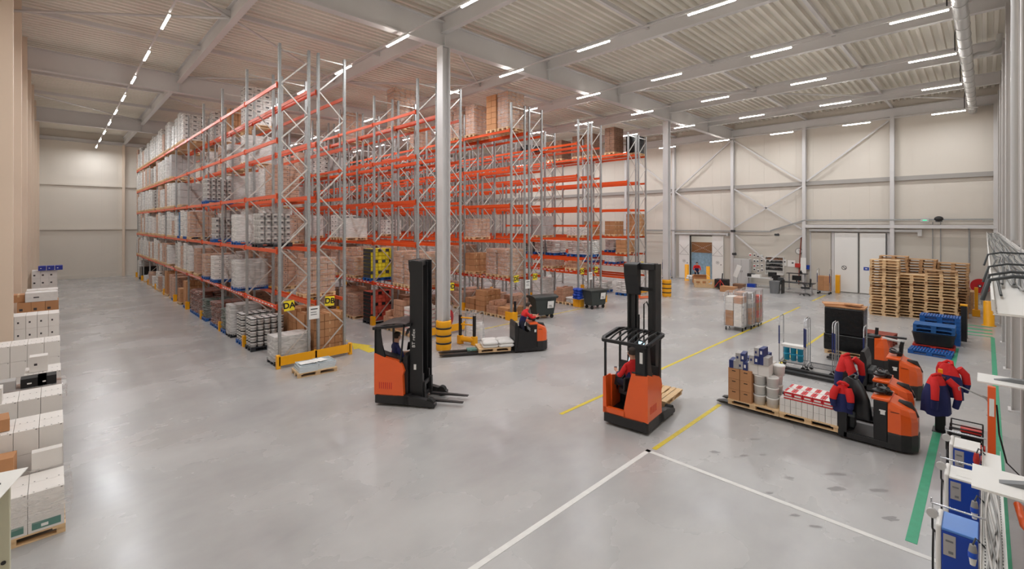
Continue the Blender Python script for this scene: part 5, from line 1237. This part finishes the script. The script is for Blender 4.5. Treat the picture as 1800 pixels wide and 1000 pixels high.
# roll cages with goods
def cage(label, loc, rz, seed):
    t = thing('roll_cage', label, 'roll cage', loc, rz, 'roll cages filled with cartons')
    b = MB(); b.bar((-.36,-.4,.2),(.36,-.4,.2),.035).bar((-.36,.4,.2),(.36,.4,.2),.035).bar((-.36,-.4,.2),(-.36,.4,.2),.035).bar((.36,-.4,.2),(.36,.4,.2),.035).box(-.34,-.38,.19,.34,.38,.205).build('base_frame', M['chrome'], t)
    for s in (-1,1):
        b = MB(); b.tube([(-.36,s*.4,.2),(-.36,s*.4,1.68),(.36,s*.4,1.68),(.36,s*.4,.2)], .014, 8)
        for k in range(1,7): b.cyl((-.36+.72*k/7,s*.4,.2),(-.36+.72*k/7,s*.4,1.68),.004,n=5)
        for k in range(1,4): b.cyl((-.36,s*.4,.2+.37*k),(.36,s*.4,.2+.37*k),.005,n=5)
        b.build('mesh_side', M['chrome'], t)
    b = MB(); 
    for k in range(1,7): b.cyl((.36,-.4+.8*k/7,.2),(.36,-.4+.8*k/7,1.6),.004,n=5)
    for z in (.6,1.1,1.6): b.cyl((.36,-.4,z),(.36,.4,z),.006,n=5)
    b.build('mesh_back', M['chrome'], t)
    for x in (-.3,.3):
        for y in (-.34,.34): MB().cyl((x,y-.016,.065),(x,y+.016,.065),.065,n=14).bar((x,y,.07),(x,y,.2),.03).build('caster', [M['rubber']], t)
    R = random.Random(seed); b = MB()
    film_mb(.74,.82,.22,1.72,seed,e=.005,wob=.02).build('clear_wrap', M['film'], t)
    return t
CG = [(22.05, 7.95), (22.85, 7.85), (23.65, 7.8)]
for i, (x, y) in enumerate(CG):
    w = ['nearest','middle','farthest'][i]; cage('wrapped roll cage full of cartons, %s of the three' % w, (x, y, 0), .12, i)
    R = random.Random(20+i); z = .21; k = 0
    while z < 1.4:
        h = R.choice([.2,.28,.34])
        for j in range(2):
            m = R.choice(['wcart','wcart','kraft','kraft2','gcart']) if i < 2 else R.choice(['kraft','rc','kraft'])
            carton('carton', '%s carton, %s layer, %s side, in the %s roll cage' % ({'wcart':'white','kraft':'brown','kraft2':'pale brown','gcart':'grey','rc':'reddish'}[m], ORD[k], ['left','right'][1-j], w), 'carton', (x+.0, y-.18+.36*j, z), (.6,.33,h-.006), [M[m], M['print']], 'cartons in the roll cages', .12*0, 'desc')
        z += h; k += 1
# tall carton trolley by the big doors
trolley('zinc roll trolley loaded with brown cartons beside the big doors', (37.6, 7.75, 0), PI/2)
for k in range(3):
    for j in range(2): carton('carton', 'brown carton on the trolley by the big doors, %s layer, %s' % (ORD[k], ['left','right'][1-j]), 'carton', (37.6, 7.58+.34*j, .24+.33*k), (.5,.33,.325), [M['kraft'], M['tape']], 'cartons on the trolley by the doors', 0, 'tape')
# narrow trolley left of the small doorway
trolley('zinc roll trolley standing left of the small doorway', (38.4, 19.6, 0), 0)
carton('crate', 'blue and green crate on the trolley left of small doorway', 'crate', (38.4, 19.6, .24), (.5,.4,.5), [M['blue'], M['teal']], mode='desc')
# ================================================================ waste containers
def bin_(label, loc, rz, lid=True):
    t = thing('waste_container', label, 'waste container', loc, rz, 'dark wheeled waste containers')
    b = MB(); r0 = [(-.5,-.3),(.5,-.3),(.5,.3),(-.5,.3)]
    b.loft([[(x*s, y*(s+.05), z) for x, y in r0] for z, s in ((.2,.95),(.25,1.0),(1.0,1.22),(1.06,1.22))]); b.S = [False]*len(b.F)
    b.box(-.68,-.44,1.02,.68,.44,1.08); b.build('container_body', M['bin'], t, bevel=.02)
    if lid: MB().prism([(-.45,1.08),(.45,1.08),(.45,1.12),(.2,1.18),(-.2,1.18),(-.45,1.12)], 'x', -.7, .7).build('lid', M['bin'], t, bevel=.02)
    k = MB().cb(.25,-.405,.72,.36,.01,.36,rot=(.14,0,0)).build('paper_label', M['paper'], t)
    b = MB(); 
    for q in range(3): b.cb(.2+.02*q,-.414-.01*(q-1),.74-.06*q,.16,.003,.02)
    b.build('print', M['print'], k)
    for x in (-.42,.42):
        for y in (-.22,.22): MB().cyl((x,y-.025,.1),(x,y+.025,.1),.1,n=16).bar((x,y,.1),(x,y,.25),.05).build('wheel', [M['rubber']], t)
bin_('dark waste container with closed lid behind the moving order picker', (17.75, 15.85, 0), -.3)
bin_('dark open waste container between the signs DG and DI', (21.95, 15.6, 0), -.2, False)
tag(sacks_mb(4, .6, 0, 5, 1, LX=.5, LY=.5).build('blue_bag', M['blue'], None, (21.4, 16.35, .5)), 'bright blue bag stuffed beside the open waste container', 'bag')
# orange hand pallet truck by DI end
def hand_truck(label, loc, rz, m='orange'):
    t = thing('hand_pallet_truck', label, 'hand pallet truck', loc, rz, 'hand pallet trucks')
    for s in (-1,1): MB().prism([(-1.15,.05),(-1.1,.08),(0,.09),(0,.05)], 'y', s*.19-.08, s*.19+.08).build('fork', M[m], t)
    MB().prism([(-.02,-.25),(.2,-.1),(.2,.1),(-.02,.25)], 'z', .07, .42).build('pump_housing', M[m], t, bevel=.03)
    MB().cyl((.15,-.09,.09),(.15,-.03,.09),.09,n=16).cyl((.15,.03,.09),(.15,.09,.09),.09,n=16).build('steer_wheel', M['rubber'], t)
    h = MB().cyl((.15,0,.4),(.28,0,1.1),.022,n=10).build('drawbar', M['black'], t)
    MB().tube([(.28,0,1.1),(.3,-.1,1.15),(.32,-.08,1.27),(.32,.08,1.27),(.3,.1,1.15),(.28,0,1.1)], .016, 8).build('handle_loop', M['black'], h)
hand_truck('orange hand pallet truck parked before the DJ end barrier', (26.6, 15.6, 0), PI*.9)
# powered pallet truck standing behind pickers
t = thing('powered_pallet_truck', 'orange powered pallet truck parked before the red-brown pallets', 'pallet truck', (19.75, 2.7, 0), NY, )
MB().cyl((.2,-.04,.09),(.2,.04,.09),.09,n=16).cyl((-.0,-.25,.06),(-.0,-.2,.06),.06,n=12).build('drive_wheel', M['rubber'], t)
b = MB(); b.prism([(-.1,-.36),(.35,-.36),(.5,-.2),(.5,.2),(.35,.36),(-.1,.36)], 'z', .06, .3); b.build('chassis', M['dark'], t, bevel=.02)
MB().box(-.1,-.34,.3,.1,.34,1.0).build('battery_box', M['black'], t, bevel=.015)
b = MB(); b.loft([[(.1,-.34,z),(.36*s,-.34*s,z),(.48*s,-.18,z),(.48*s,.18,z),(.36*s,.34*s,z),(.1,.34,z)] for z, s in ((.3,1),(.7,.98),(.98,.85))]); b.S = [False]*len(b.F); b.build('motor_cover', M['orange'], t, bevel=.02)
MB().ball((.05,0,1.02),(.2,.22,.06)).cyl((.1,.1,1.0),(.12,.1,1.28),.05,n=10).build('control_head', M['black'], t)
MB().cyl((.3,-.1,1.0),(.85,-.25,.98),.05,.03,n=10).build('tiller_arm', M['lgrey'], t); MB().cyl((.35,.05,1.04),(.9,-.1,1.08),.035,n=10).build('tiller_grip', M['black'], t)
for s in (-1,1): MB().box(-1.25,s*.2-.08,.05,-.1,s*.2+.08,.11).build('fork', M['dark'], t)
# ================================================================ packing corner by door wall
def desk(label, loc, L, D, z=.74, m='black'):
    t = thing('desk', label, 'desk', loc, 0, 'desks by the door wall'); MB().box(-D/2,-L/2,z-.03,D/2,L/2,z).build('desk_top', M[m], t, bevel=.006)
    for s in (-1,1):
        b = MB(); b.box(-.04,s*(L/2-.15)-.03,.05,.04,s*(L/2-.15)+.03,z-.03).box(-D/2+.05,s*(L/2-.15)-.04,0,D/2-.05,s*(L/2-.15)+.04,.05).build('leg', M['chrome'], t)
desk('long black-topped desk with a computer nearest the office chair', (36.6, 9.3, 0), 2.4, .8)
desk('grey desk under the shelf rack at the door wall', (38.0, 11.6, 0), 2.6, .8, .74, 'lgrey')
desk('raised black table behind the computer desk', (38.4, 9.6, 0), 1.3, .6, 1.2)
def monitor(label, loc, rz=0):
    t = thing('monitor', label, 'monitor', loc, rz); MB().box(-.02,-.28,.12,.02,.28,.46).build('display', M['dscreen'], t, bevel=.006); MB().box(-.03,-.04,0,.03,.04,.16).box(-.1,-.12,0,.1,.12,.015).build('stand', M['black'], t)
monitor('black computer monitor on the long black desk', (36.75, 9.2, .74), 0); monitor('black monitor on the grey desk by the shelf rack', (38.0, 11.1, .74), .2)
tag(MB().cb(.7*0,0,.0,.28,.34,.24).build('printer', M['dgrey'], None, (36.6, 10.15, .87), bevel=.02), 'dark grey label printer at left end of the black desk', 'printer')
tag(MB().box(0,-.2,0,.1,.2,.03).build('keyboard', M['grey'], None, (36.35, 9.2, .742)), 'grey keyboard on the long black desk', 'keyboard')
tag(MB().cyl((0,0,0),(0,0,.1),.1,n=16).ball((0,0,.14),(.06,.06,.09)).build('phone', M['black'], None, (38.4, 9.35, 1.2)), 'small black device on the raised table', 'device')
tag(MB().box(-.2,-.3,0,.2,.3,.2).build('paper_tray', M['white'], None, (38.0, 12.2, .74), bevel=.01), 'white paper tray on the grey desk', 'tray')
tag(MB().cb(0,0,.12,.3,.5,.24).build('tool_tray', M['dark'], None, (38.1, 12.6, .742)), 'dark box of tools at left end of the grey desk', 'box')
tag(MB().loft([[(x*s,y*s,z) for x,y in ((-.25,-.3),(.25,-.3),(.25,.3),(-.25,.3))] for z,s in ((0,.8),(.85,1))]).build('waste_bin', M['grey'], None, (35.45, 10.2, 0)), 'square grey waste bin in front of the desks', 'bin')
tag(MB().box(-.3,-.03,.0,.3,.03,.95).build('black_board', M['black'], None, (35.8, 9.8, 0), bevel=.01), 'black panel standing right of the grey waste bin', 'panel')
tag(MB().box(-.2,-.28,0,.2,.28,.26).build('crate', M['blue'], None, (37.6, 12.4, .0), bevel=.01), 'blue crate on the floor under the grey desk', 'crate')
def chair(label, loc, rz):
    t = thing('office_chair', label, 'office chair', loc, rz, 'office chairs'); MB().box(-.25,-.25,.46,.25,.25,.55).build('seat', M['black'], t, bevel=.03)
    MB().prism([(-.3,.6),(-.22,.6),(-.28,1.12),(-.34,1.12)], 'y', -.23, .23).build('backrest', M['black'], t, bevel=.02); MB().bar((-.2,0,.5),(-.28,0,.7),.05).build('back_bracket', M['dark'], t)
    MB().cyl((0,0,.12),(0,0,.46),.03,n=10).build('column', M['chrome'], t)
    for s in (-1,1): MB().tube([(0,s*.27,.5),(.02,s*.3,.7),(.14,s*.3,.72),(-.14,s*.3,.72)], .02, 6).build('armrest', M['black'], t)
    b = MB()
    for k in range(5): a = 2*PI*k/5; b.bar((0,0,.12),(.3*math.cos(a),.3*math.sin(a),.08),.03).ball((.3*math.cos(a),.3*math.sin(a),.035),.035)
    b.build('star_base', M['dark'], t)
chair('black office chair at the right end of the black desk', (35.75, 8.45, 0), PI*.6); chair('black office chair tucked behind the desks', (37.2, 10.5, 0), 0)
b = MB(); b.box(-.15,-.6,0,.15,.6,.03)
t = thing('shelf_rack', 'white wall shelf with dark goods beside the pinboard', 'shelf', (39.35, 11.35, .9))
b = MB(); b.box(.15,-.6,0,.18,.6,1.35)
for z in (0,.3,.58,.85,1.1,1.33): b.box(-.12,-.6,z,.15,.6,z+.02)
b.box(-.12,-.62,0,.18,-.6,1.36).box(-.12,.6,0,.18,.62,1.36).build('shelf_case', M['white'], t)
R = random.Random(5)
for q, z in enumerate((.32,.6,.87,1.12)):
    b = MB(); y = -.56
    while y < .5: w = R.uniform(.06,.14); b.box(-.08,y,z,.1,y+w*.9,z+R.uniform(.1,.2)); y += w
    tag(b.build('shelf_goods', M[['dark','ink','dgrey','brown'][q]], None, (39.35, 11.35, .9)), 'row of small dark parts on the %s shelf of the white wall rack' % ['second','third','fourth','top'][q], 'parts', None, 'stuff')
R = random.Random(8)
for i in range(16):
    y = 12.3+.28*(i % 4)+R.uniform(-.03,.03); z = 1.15+.38*(i//4)+R.uniform(-.05,.05)
    tag(MB().box(XW-.075,y-.09,z-.12,XW-.07,y+.09,z+.12,0).box(XW-.08,y-.06,z-.08,XW-.075,y+.06,z+.02,1).build('pinned_sheet', [M['paper'], M[R.choice(['ink','print','redc','dgrey'])]]), 'pinned sheet on the wall left of shelf, row %s column %s' % (ORD[3-i//4], ORD[3-i % 4]), 'sheet', 'pinned sheets on the door wall')
for i, (y, z, w, h) in enumerate(((10.75,1.85,.34,.5),(10.25,1.8,.5,.5),(9.7,1.75,.25,.3))):
    tag(MB().box(XW-.085,y-w/2,z-h/2,XW-.08,y+w/2,z+h/2,0).box(XW-.09,y-w*.3,z,XW-.085,y-w*.05,z+h*.2,1).build('wall_notice', [M['paper'], M['print']]), 'white notice on the wall under the clock, %s' % ['leftmost','middle','small right one'][i], 'notice')
t = thing('wall_clock', 'round wall clock with dark rim above the desks', 'clock', (XW-.1, 9.75, 2.75)); MB().cyl((0,0,0),(.04,0,0),.23,n=32).build('clock_rim', M['dark'], t); k = MB().cyl((-.006,0,0),(0,0,0),.2,n=32).build('clock_face', M['white'], t); MB().bar((-.01,0,0),(-.01,.02,.14),.012).bar((-.01,0,0),(-.01,-.08,.05),.014).build('clock_hands', M['ink'], k)
tag(MB().box(XW-.35,9.45,1.55,XW-.12,9.95,1.85).box(XW-.36,9.6,1.65,XW-.35,9.75,1.75).build('first_aid_box', [M['redp']], bevel=.01), 'red box on the wall between notices and the column', 'box')
tag(MB().box(XW-.46,9.2,1.2,XW-.43,9.55,2.3).box(XW-.47,9.24,1.3,XW-.46,9.5,1.5).build('whiteboard', M['paper']), 'tall white sheet board hung on the wall column', 'board')
tag(MB().box(XW-.3,9.05,1.45,XW-.1,9.3,1.75).build('socket_box', M['blue'], bevel=.01), 'blue and grey socket box beside the white sheet board', 'socket')
tag(MB().tube([(XW-.15,9.75,.3),(XW-.2,9.7,1.5),(XW-.22,9.62,3.0),(XW-.2,9.55,3.9)], .035, 8).build('red_white_pole', M['redw']), 'red pole leaning on the wall beside the column', 'pole')
t = thing('cabinet', 'tall grey double-door steel cabinet near the small doorway', 'cabinet', (39.1, 13.6, 0)); MB().box(-.22,-.6,0,.22,.6,2.0).build('carcass', M['lgrey'], t, bevel=.01)
for s in (-1,1): d = MB().box(-.24,.01 if s > 0 else -.58,.06,-.22,.58 if s > 0 else -.01,1.95).build('door', M['lgrey'], t, bevel=.004); MB().box(-.255,s*.06-.01,.95,-.24,s*.06+.01,1.1).build('handle', M['dark'], d)
# tilted white panel on stand, red pump truck, cartons on floor
t = thing('lamp_stand', 'white tilted panel on a stand in front of grey cabinet', 'stand', (36.9, 13.2, 0), 0); MB().cb(0,0,1.2,.06,.35,.95,rot=(.35,.0,0)).build('panel', M['white'], t, bevel=.01); MB().cyl((.05,0,0),(.05,0,1.2),.025,n=8).cyl((-.3,.3,0),(.05,0,.1),.02,n=8).cyl((-.3,-.3,0),(.05,0,.1),.02,n=8).build('tripod', M['galv'], t)
t = thing('floor_scrubber', 'black machine with red bars standing right of the wooden crate', 'machine', (34.9, 13.55, 0), 0); MB().box(-.3,-.45,.1,.3,.45,.75).build('machine_body', M['black'], t, bevel=.05); MB().tube([(-.34,-.4,.15),(-.34,0,.7),(-.34,.4,.15)], .03, 8).bar((-.34,0,.1),(-.34,0,.75),.04).build('red_bar', M['redp'], t); MB().cyl((-.34,-.05,.1),(-.34,.05,.1),.1,n=14).build('wheel', M['rubber'], t); MB().bar((0,0,.7),(.1,0,1.15),.06).build('handle', M['black'], t)
carton('carton', 'long orange-brown carton lying on the floor beyond the roll cages', 'carton', (33.9, 12.7, 0), (.6,1.0,.38), [M['kraft'], M['tape']], mode='tape')
carton('carton', 'brown carton behind the long orange-brown one', 'carton', (35.6, 12.6, 0), (.6,.7,.42), [M['brown'], M['tape']], mode='tape')
# wooden open crate and carton of the far worker
b = MB()
for q in range(3): b.box(-.9,-.4,.08+.17*q,-.86,.4,.2+.17*q).box(.86,-.4,.08+.17*q,.9,.4,.2+.17*q)
for s in (-.4,.38):
    b.box(-.9,s,.08,.9,s+.02,.16).box(-.9,s,.48,.9,s+.02,.56)
    for k in range(5): b.box(-.9+.43*k,s-.01,0,-.8+.43*k,s+.03,.56)
b.box(-.9,-.4,.0,.9,.4,.06); tag(b.build('wooden_crate', M['wood'], None, (35.2, 14.75, 0), PI/2+.5), 'low pale wooden slatted crate in front of the small doorway', 'crate')
pallet('wooden pallet under the opened carton at small doorway', (36.4, 15.9, 0), .5)
t = thing('open_carton', 'opened brown carton with flaps in front of the small doorway', 'carton', (36.4, 15.9, .146), .5); MB().box(-.35,-.5,0,.35,.5,.6).build('carton_body', M['kraft'], t)
MB().cb(-.5,0,.6,.35,.9,.01,rot=(0,.5,0)).build('flap', M['kraft'], t); MB().cb(0,-.66,.55,.6,.35,.01,rot=(.7,0,0)).build('flap', M['paper'], t)
tag(sacks_mb(2,.3,0,9,1,LX=.4,LY=.5).build('packing_foam', M['white'], None, (36.1, 16.5, .4)), 'white packing material on the edge of the opened carton', 'packing')
p = dict(pelvis=(0,0,.98), chest=(.12,0,1.28), neck=(.2,0,1.44), head=(.28,0,1.56), shl=(.12,.19,1.36), ell=(.3,.27,1.12), wrl=(.45,.15,.98), shr=(.12,-.19,1.36), elr=(.3,-.27,1.12), wrr=(.45,-.15,.98),
         hpl=(0,.1,.95), knl=(.04,.12,.52), anl=(0,.13,.1), hpr=(0,-.1,.95), knr=(.04,-.12,.52), anr=(0,-.13,.1), look=(.9,0,-.4))
person('person in a red-shouldered jacket leaning over the opened carton', (37.3, 16.5, 0), PI+.5, p, ('red','navy','trouser'))
# far right things behind the column: two blue machines edge
# ================================================================ cable tray and charging station on the right
t = thing('cable_tray', 'wide white wire cable tray running along the right wall', 'cable tray', (0,0,0))
b = MB(); zt_ = 4.3
for y in (-.04,-.25,-.45): b.cyl((4.1,y,zt_-.05),(39.2,y,zt_-.05),.006,n=6)
for y in (-.03,-.46): b.bar((4.1,y,zt_),(39.2,y,zt_),.012,.07)
x = 4.1
while x < 39.2: b.cyl((x,-.03,zt_-.055),(x,-.46,zt_-.055),.004,n=5); x += .1 if x < 12 else .3
b.build('wire_basket', M['white'], t)
MB().box(4.1,-.44,zt_-.05,7.5,-.05,zt_-.045).build('tray_base', M['white'], t)
b = MB()
for k, x in enumerate((8.1,12.75,17.6,22.45,27.3,32.1,36.9)): b.bar((x,-.02,zt_-.08),(x,-.9,zt_-.08),.04,.04)
b.build('bracket', M['galv'], t)
R = random.Random(3)
for k in range(16):
    y = -.08-.022*k; pts = []; x = 4.6+R.uniform(0,1.2)
    while x < 39: pts.append((x, y+R.uniform(-.03,.03), zt_-.03+R.uniform(0,.03))); x += 1.1 if x < 12 else 4
    tag(MB().tube(pts, .008, 6).build('cable', M['cable' if k % 2 else 'dgrey']), 'long grey cable lying in the right wall tray, %s from the rail' % (ORD+['eleventh','twelfth','thirteenth','fourteenth','fifteenth','sixteenth'])[k], 'cable', 'cables in the wall tray')
for k, (x, r) in enumerate(((5.2,.024),(5.7,.02),(6.8,.018),(9.5,.02))):
    tag(MB().tube([(x,.02,zt_-.1),(x,-.02,zt_+.06),(x+.1,-.15,zt_+.09),(x+.1,-.5,zt_+.08),(x,-1.0,zt_+.05)], r*.6, 8).build('cable_loop', M['dgrey']), 'dark thick cable crossing the wall tray, %s from the camera' % ORD[k], 'cable', 'thick cables crossing the tray')
# white canopy plates on the wall columns
for i, x in enumerate((7.35, 12.1)):
    t = thing('canopy_plate', ['white canopy plate over the chargers, nearest the camera','white canopy plate farther along, above the orange post'][i], 'canopy', (x, 0, 1.98), 0, 'white canopy plates'); MB().box(-.33,-.75,-.012,.33,.11,.012).build('plate', M['white'], t)
    MB().prism([(-.1,.012),(-.75,.012),(-.75,.1),(-.3,.07)], 'x', -.05, .05).build('bracket', M['grey'], t)
# charging station: perforated tray, frame, chargers
t = thing('cable_channel', 'perforated white cable channel above the blue chargers', 'cable channel', (0,0,0))
b = MB(); b.box(4.5,-.15,1.28,10.2,.04,1.29).box(4.5,.035,1.29,10.2,.04,1.36).box(4.5,-.155,1.29,10.2,-.15,1.36); b.build('channel', M['white'], t)
b = MB(); x = 4.5
while x < 9.6: b.box(x,-.13,1.2905,x+.03,-.12,1.291).box(x,.0,1.2905,x+.03,.01,1.291); x += .07
b.build('perforation', M['dgrey'], t)
for x in (4.7, 5.8, 6.8, 8.3, 9.7): MB().box(x-.03,-.08,0,x+.03,-.02,1.28).box(x-.1,-.15,0,x+.1,.05,.012).build('leg', M['galv'], t)
R = random.Random(4)
for k in range(6):
    pts = []; x = 4.6
    while x < 9.8: pts.append((x, -.055+.06*math.sin(x*1.3+k*.8), 1.305+.006*(k % 3))); x += .35
    tag(MB().tube(pts, .011, 6).build('cable', M['cablew' if k % 2 else 'cable']), 'pale cable snaking in the channel over the chargers, %s' % ORD[k], 'cable', 'cables in the charger channel')
for i, x in enumerate((7.52, 9.07, 10.33)):
    w = ['first','second','third'][i]
    t = thing('battery_charger', 'blue battery charger with pale end, %s from the camera' % w, 'battery charger', (x, .21, 0), 0, 'blue battery chargers')
    MB().box(-.22,-.15,.5,.22,.15,1.27).build('charger_case', M['blue'], t, bevel=.012)
    MB().box(-.22,-.15,1.27,.22,.15,1.3).build('top_cover', M['bluel' if i == 0 else 'white'], t, bevel=.008)
    MB().box(-.22,.15,.5,.22,.2,1.32).build('side_cover', M['white'], t, bevel=.02)
    k = MB().box(-.225,.03,1.0,-.22,.135,1.24).build('data_label', M['gcart'], t); MB().box(-.228,.05,1.16,-.225,.115,1.18).box(-.228,.05,1.03,-.225,.09,1.06).build('label_print', M['grey'], k)
    MB().box(-.12,-.1,1.301,.12,.08,1.304).build('top_notice', M['paper'], t) if i == 1 else None
    for sx in (-.15,.15): MB().box(sx-.03,-.1,0,sx+.03,.1,.5).build('leg', M['galv'], t)
    # arm with balancer and cable
    a = thing('spring_balancer', 'thin zinc arm with spring balancer above the %s charger' % w, 'balancer', (x-.3, 0, 1.45), 0, 'spring balancers')
    MB().cyl((.3,0,0),(.3,.46,.0),.012,n=8).bar((.3,.46,0),(.3,.46,.06),.015).build('arm', M['chrome'], a)
    MB().cyl((.28,.45,-.12),(.32,.45,-.12),.055,n=16).tube([(.3,.45,0),(.3,.45,-.06)],.006,6).build('balancer', M['lgrey'], a)
    MB().tube([(.3,.45,-.17),(.3,.45,-.3),(.28,.44,-.32),(.2,.44,-.5),(.18,.44,-1.1)], .011, 6).tube([(.3,.45,-.3),(.34,.42,-.36),(.36,.4,-.7),(.33,.4,-1.15)], .011, 6).build('charging_cable', M['black'], a)
    # plug and socket
    s = thing('power_plug', '%s plug hanging at the channel by the %s charger' % ('blue and white' if i < 2 else 'red', w), 'plug', ((7.12, 8.25, 10.0)[i], .1, 1.22), 0)
    s.scale = (.75,.75,.75)
    MB().cyl((0,0,.12),(0,0,.02),.035,.05,n=16).build('socket', M['cable' if i < 2 else 'redp'], s)
    MB().cyl((0,0,.02),(0,0,-.06),.052,n=16).build('collar', M['plug' if i < 2 else 'redp'], s); MB().cyl((0,0,-.06),(0,0,-.17),.045,.03,n=16).build('plug_body', M['white' if i < 2 else 'redp'], s)
    MB().tube([(0,0,.12),(.02,-.03,.22),(.05,-.08,.16),(.1,-.12,.1)], .012, 6).build('lead', M['dgrey'], s)
# orange post with hook arm, battery baskets
t = thing('charging_post', 'orange steel post with hooked arm behind the chargers', 'post', (11.5, -.07, 0)); MB().box(-.05,-.05,0,.05,.05,2.0).box(-.1,-.1,0,.1,.1,.015).build('post', M['orange'], t, bevel=.006)
k = MB().cyl((0,0,1.75),(0,.38,1.9),.012,n=8).tube([(0,.38,1.9),(0,.41,1.88),(0,.4,1.83)],.01,6).prism([(.0,1.65),(.0,1.8),(.12,1.82)],'x',-.01,.01).build('hook_arm', M['galv'], t)
MB().box(-.055,-.03,1.5,-.05,.03,1.8).build('post_label', M['paper'], t)
tag(MB().tube([(11.5,-.13,1.7),(11.52,-.16,1.2),(11.65,-.25,.7),(11.9,-.5,.35),(12.2,-.9,.3)], .012, 6).build('cable', M['dark']), 'dark cable sagging from orange post towards the right wall', 'cable')
for i, x in enumerate((11.4, 11.95, 12.5)):
    w = ['nearest','middle','farthest'][i]
    t = thing('wire_basket', 'dark wire holder beyond the blue chargers, %s' % w, 'wire holder', (x, .24, 0), 0, 'dark wire holders')
    b = MB(); 
    for z in (.45,.75,.95): b.tube([(-.17,-.2,z),(.17,-.2,z),(.17,.24,z),(-.17,.24,z)], .012, 6, closed=True)
    for a_, c_ in ((-.17,-.2),(.17,-.2),(.17,.24),(-.17,.24)): b.cyl((a_,c_,0),(a_,c_,.95),.012,n=6)
    b.box(-.17,-.2,.42,.17,.24,.43).build('wire_frame', M['black'], t)
    b = thing('battery_block', 'red battery block in the %s dark wire holder' % w, 'battery', (x, .1+.05*i, .435), 0, 'red battery blocks'); MB().box(-.1,-.14,0,.1,.14,.26+.12*(i == 2)).build('battery_case', M['black'], b, bevel=.008); MB().box(-.105,-.145,.26+.12*(i == 2),.105,.145,.33+.12*(i == 2)).build('red_lid', M['redp'], b, bevel=.008)
tag(MB().tube([(10.9,-.45,.25),(10.7,-.35,.42),(10.3,-.4,.3),(10.2,-.6,.1)], .05, 12).build('orange_hose', M['orange']), 'orange corrugated hose lying behind the cable channel', 'hose')
tag(MB().box(-.25,-.12,0,.25,.12,.12).build('black_case', M['black'], None, (10.1, -.75, 0), .3, bevel=.01), 'flat black case on the floor by the right wall', 'case')
tag(MB().prism([(-.2,0),(.22,0),(.15,.08),(-.1,.14)],'y',-.06,.06).build('wheel_chock', M['orange'], None, (8.05, -.6, 0), .5), 'orange wedge on the floor near the right wall column', 'wedge')
# notice sheet on a pale post at lower left corner
t = thing('notice_stand', 'pale green steel post with white notice sheet at lower left corner', 'notice stand', (0,0,0))
MB().box(-.222,3.21,0,-.147,3.28,3.56).build('post', M['cream'], t, bevel=.004)
MB().cyl((-.168,3.205,3.22),(-.168,3.21,3.22),.009,n=10).build('bolt', M['dark'], t)
k = MB().add([(-.09,3.3,3.6),(-.2,3.02,3.56),(-.5,3.1,3.55),(-.42,3.4,3.59),(-.09,3.3,3.604),(-.2,3.02,3.564),(-.5,3.1,3.554),(-.42,3.4,3.594)],[(3,2,1,0),(4,5,6,7),(0,1,5,4),(1,2,6,5),(2,3,7,6),(3,0,4,7)]).build('notice_sheet', M['paper'], t)
b = MB()
for q in range(5): b.box(-.24+.018*q,3.12+.03*q,3.588,-.23+.018*q,3.135+.03*q,3.59)
b.build('handwriting', M['ink'], k)
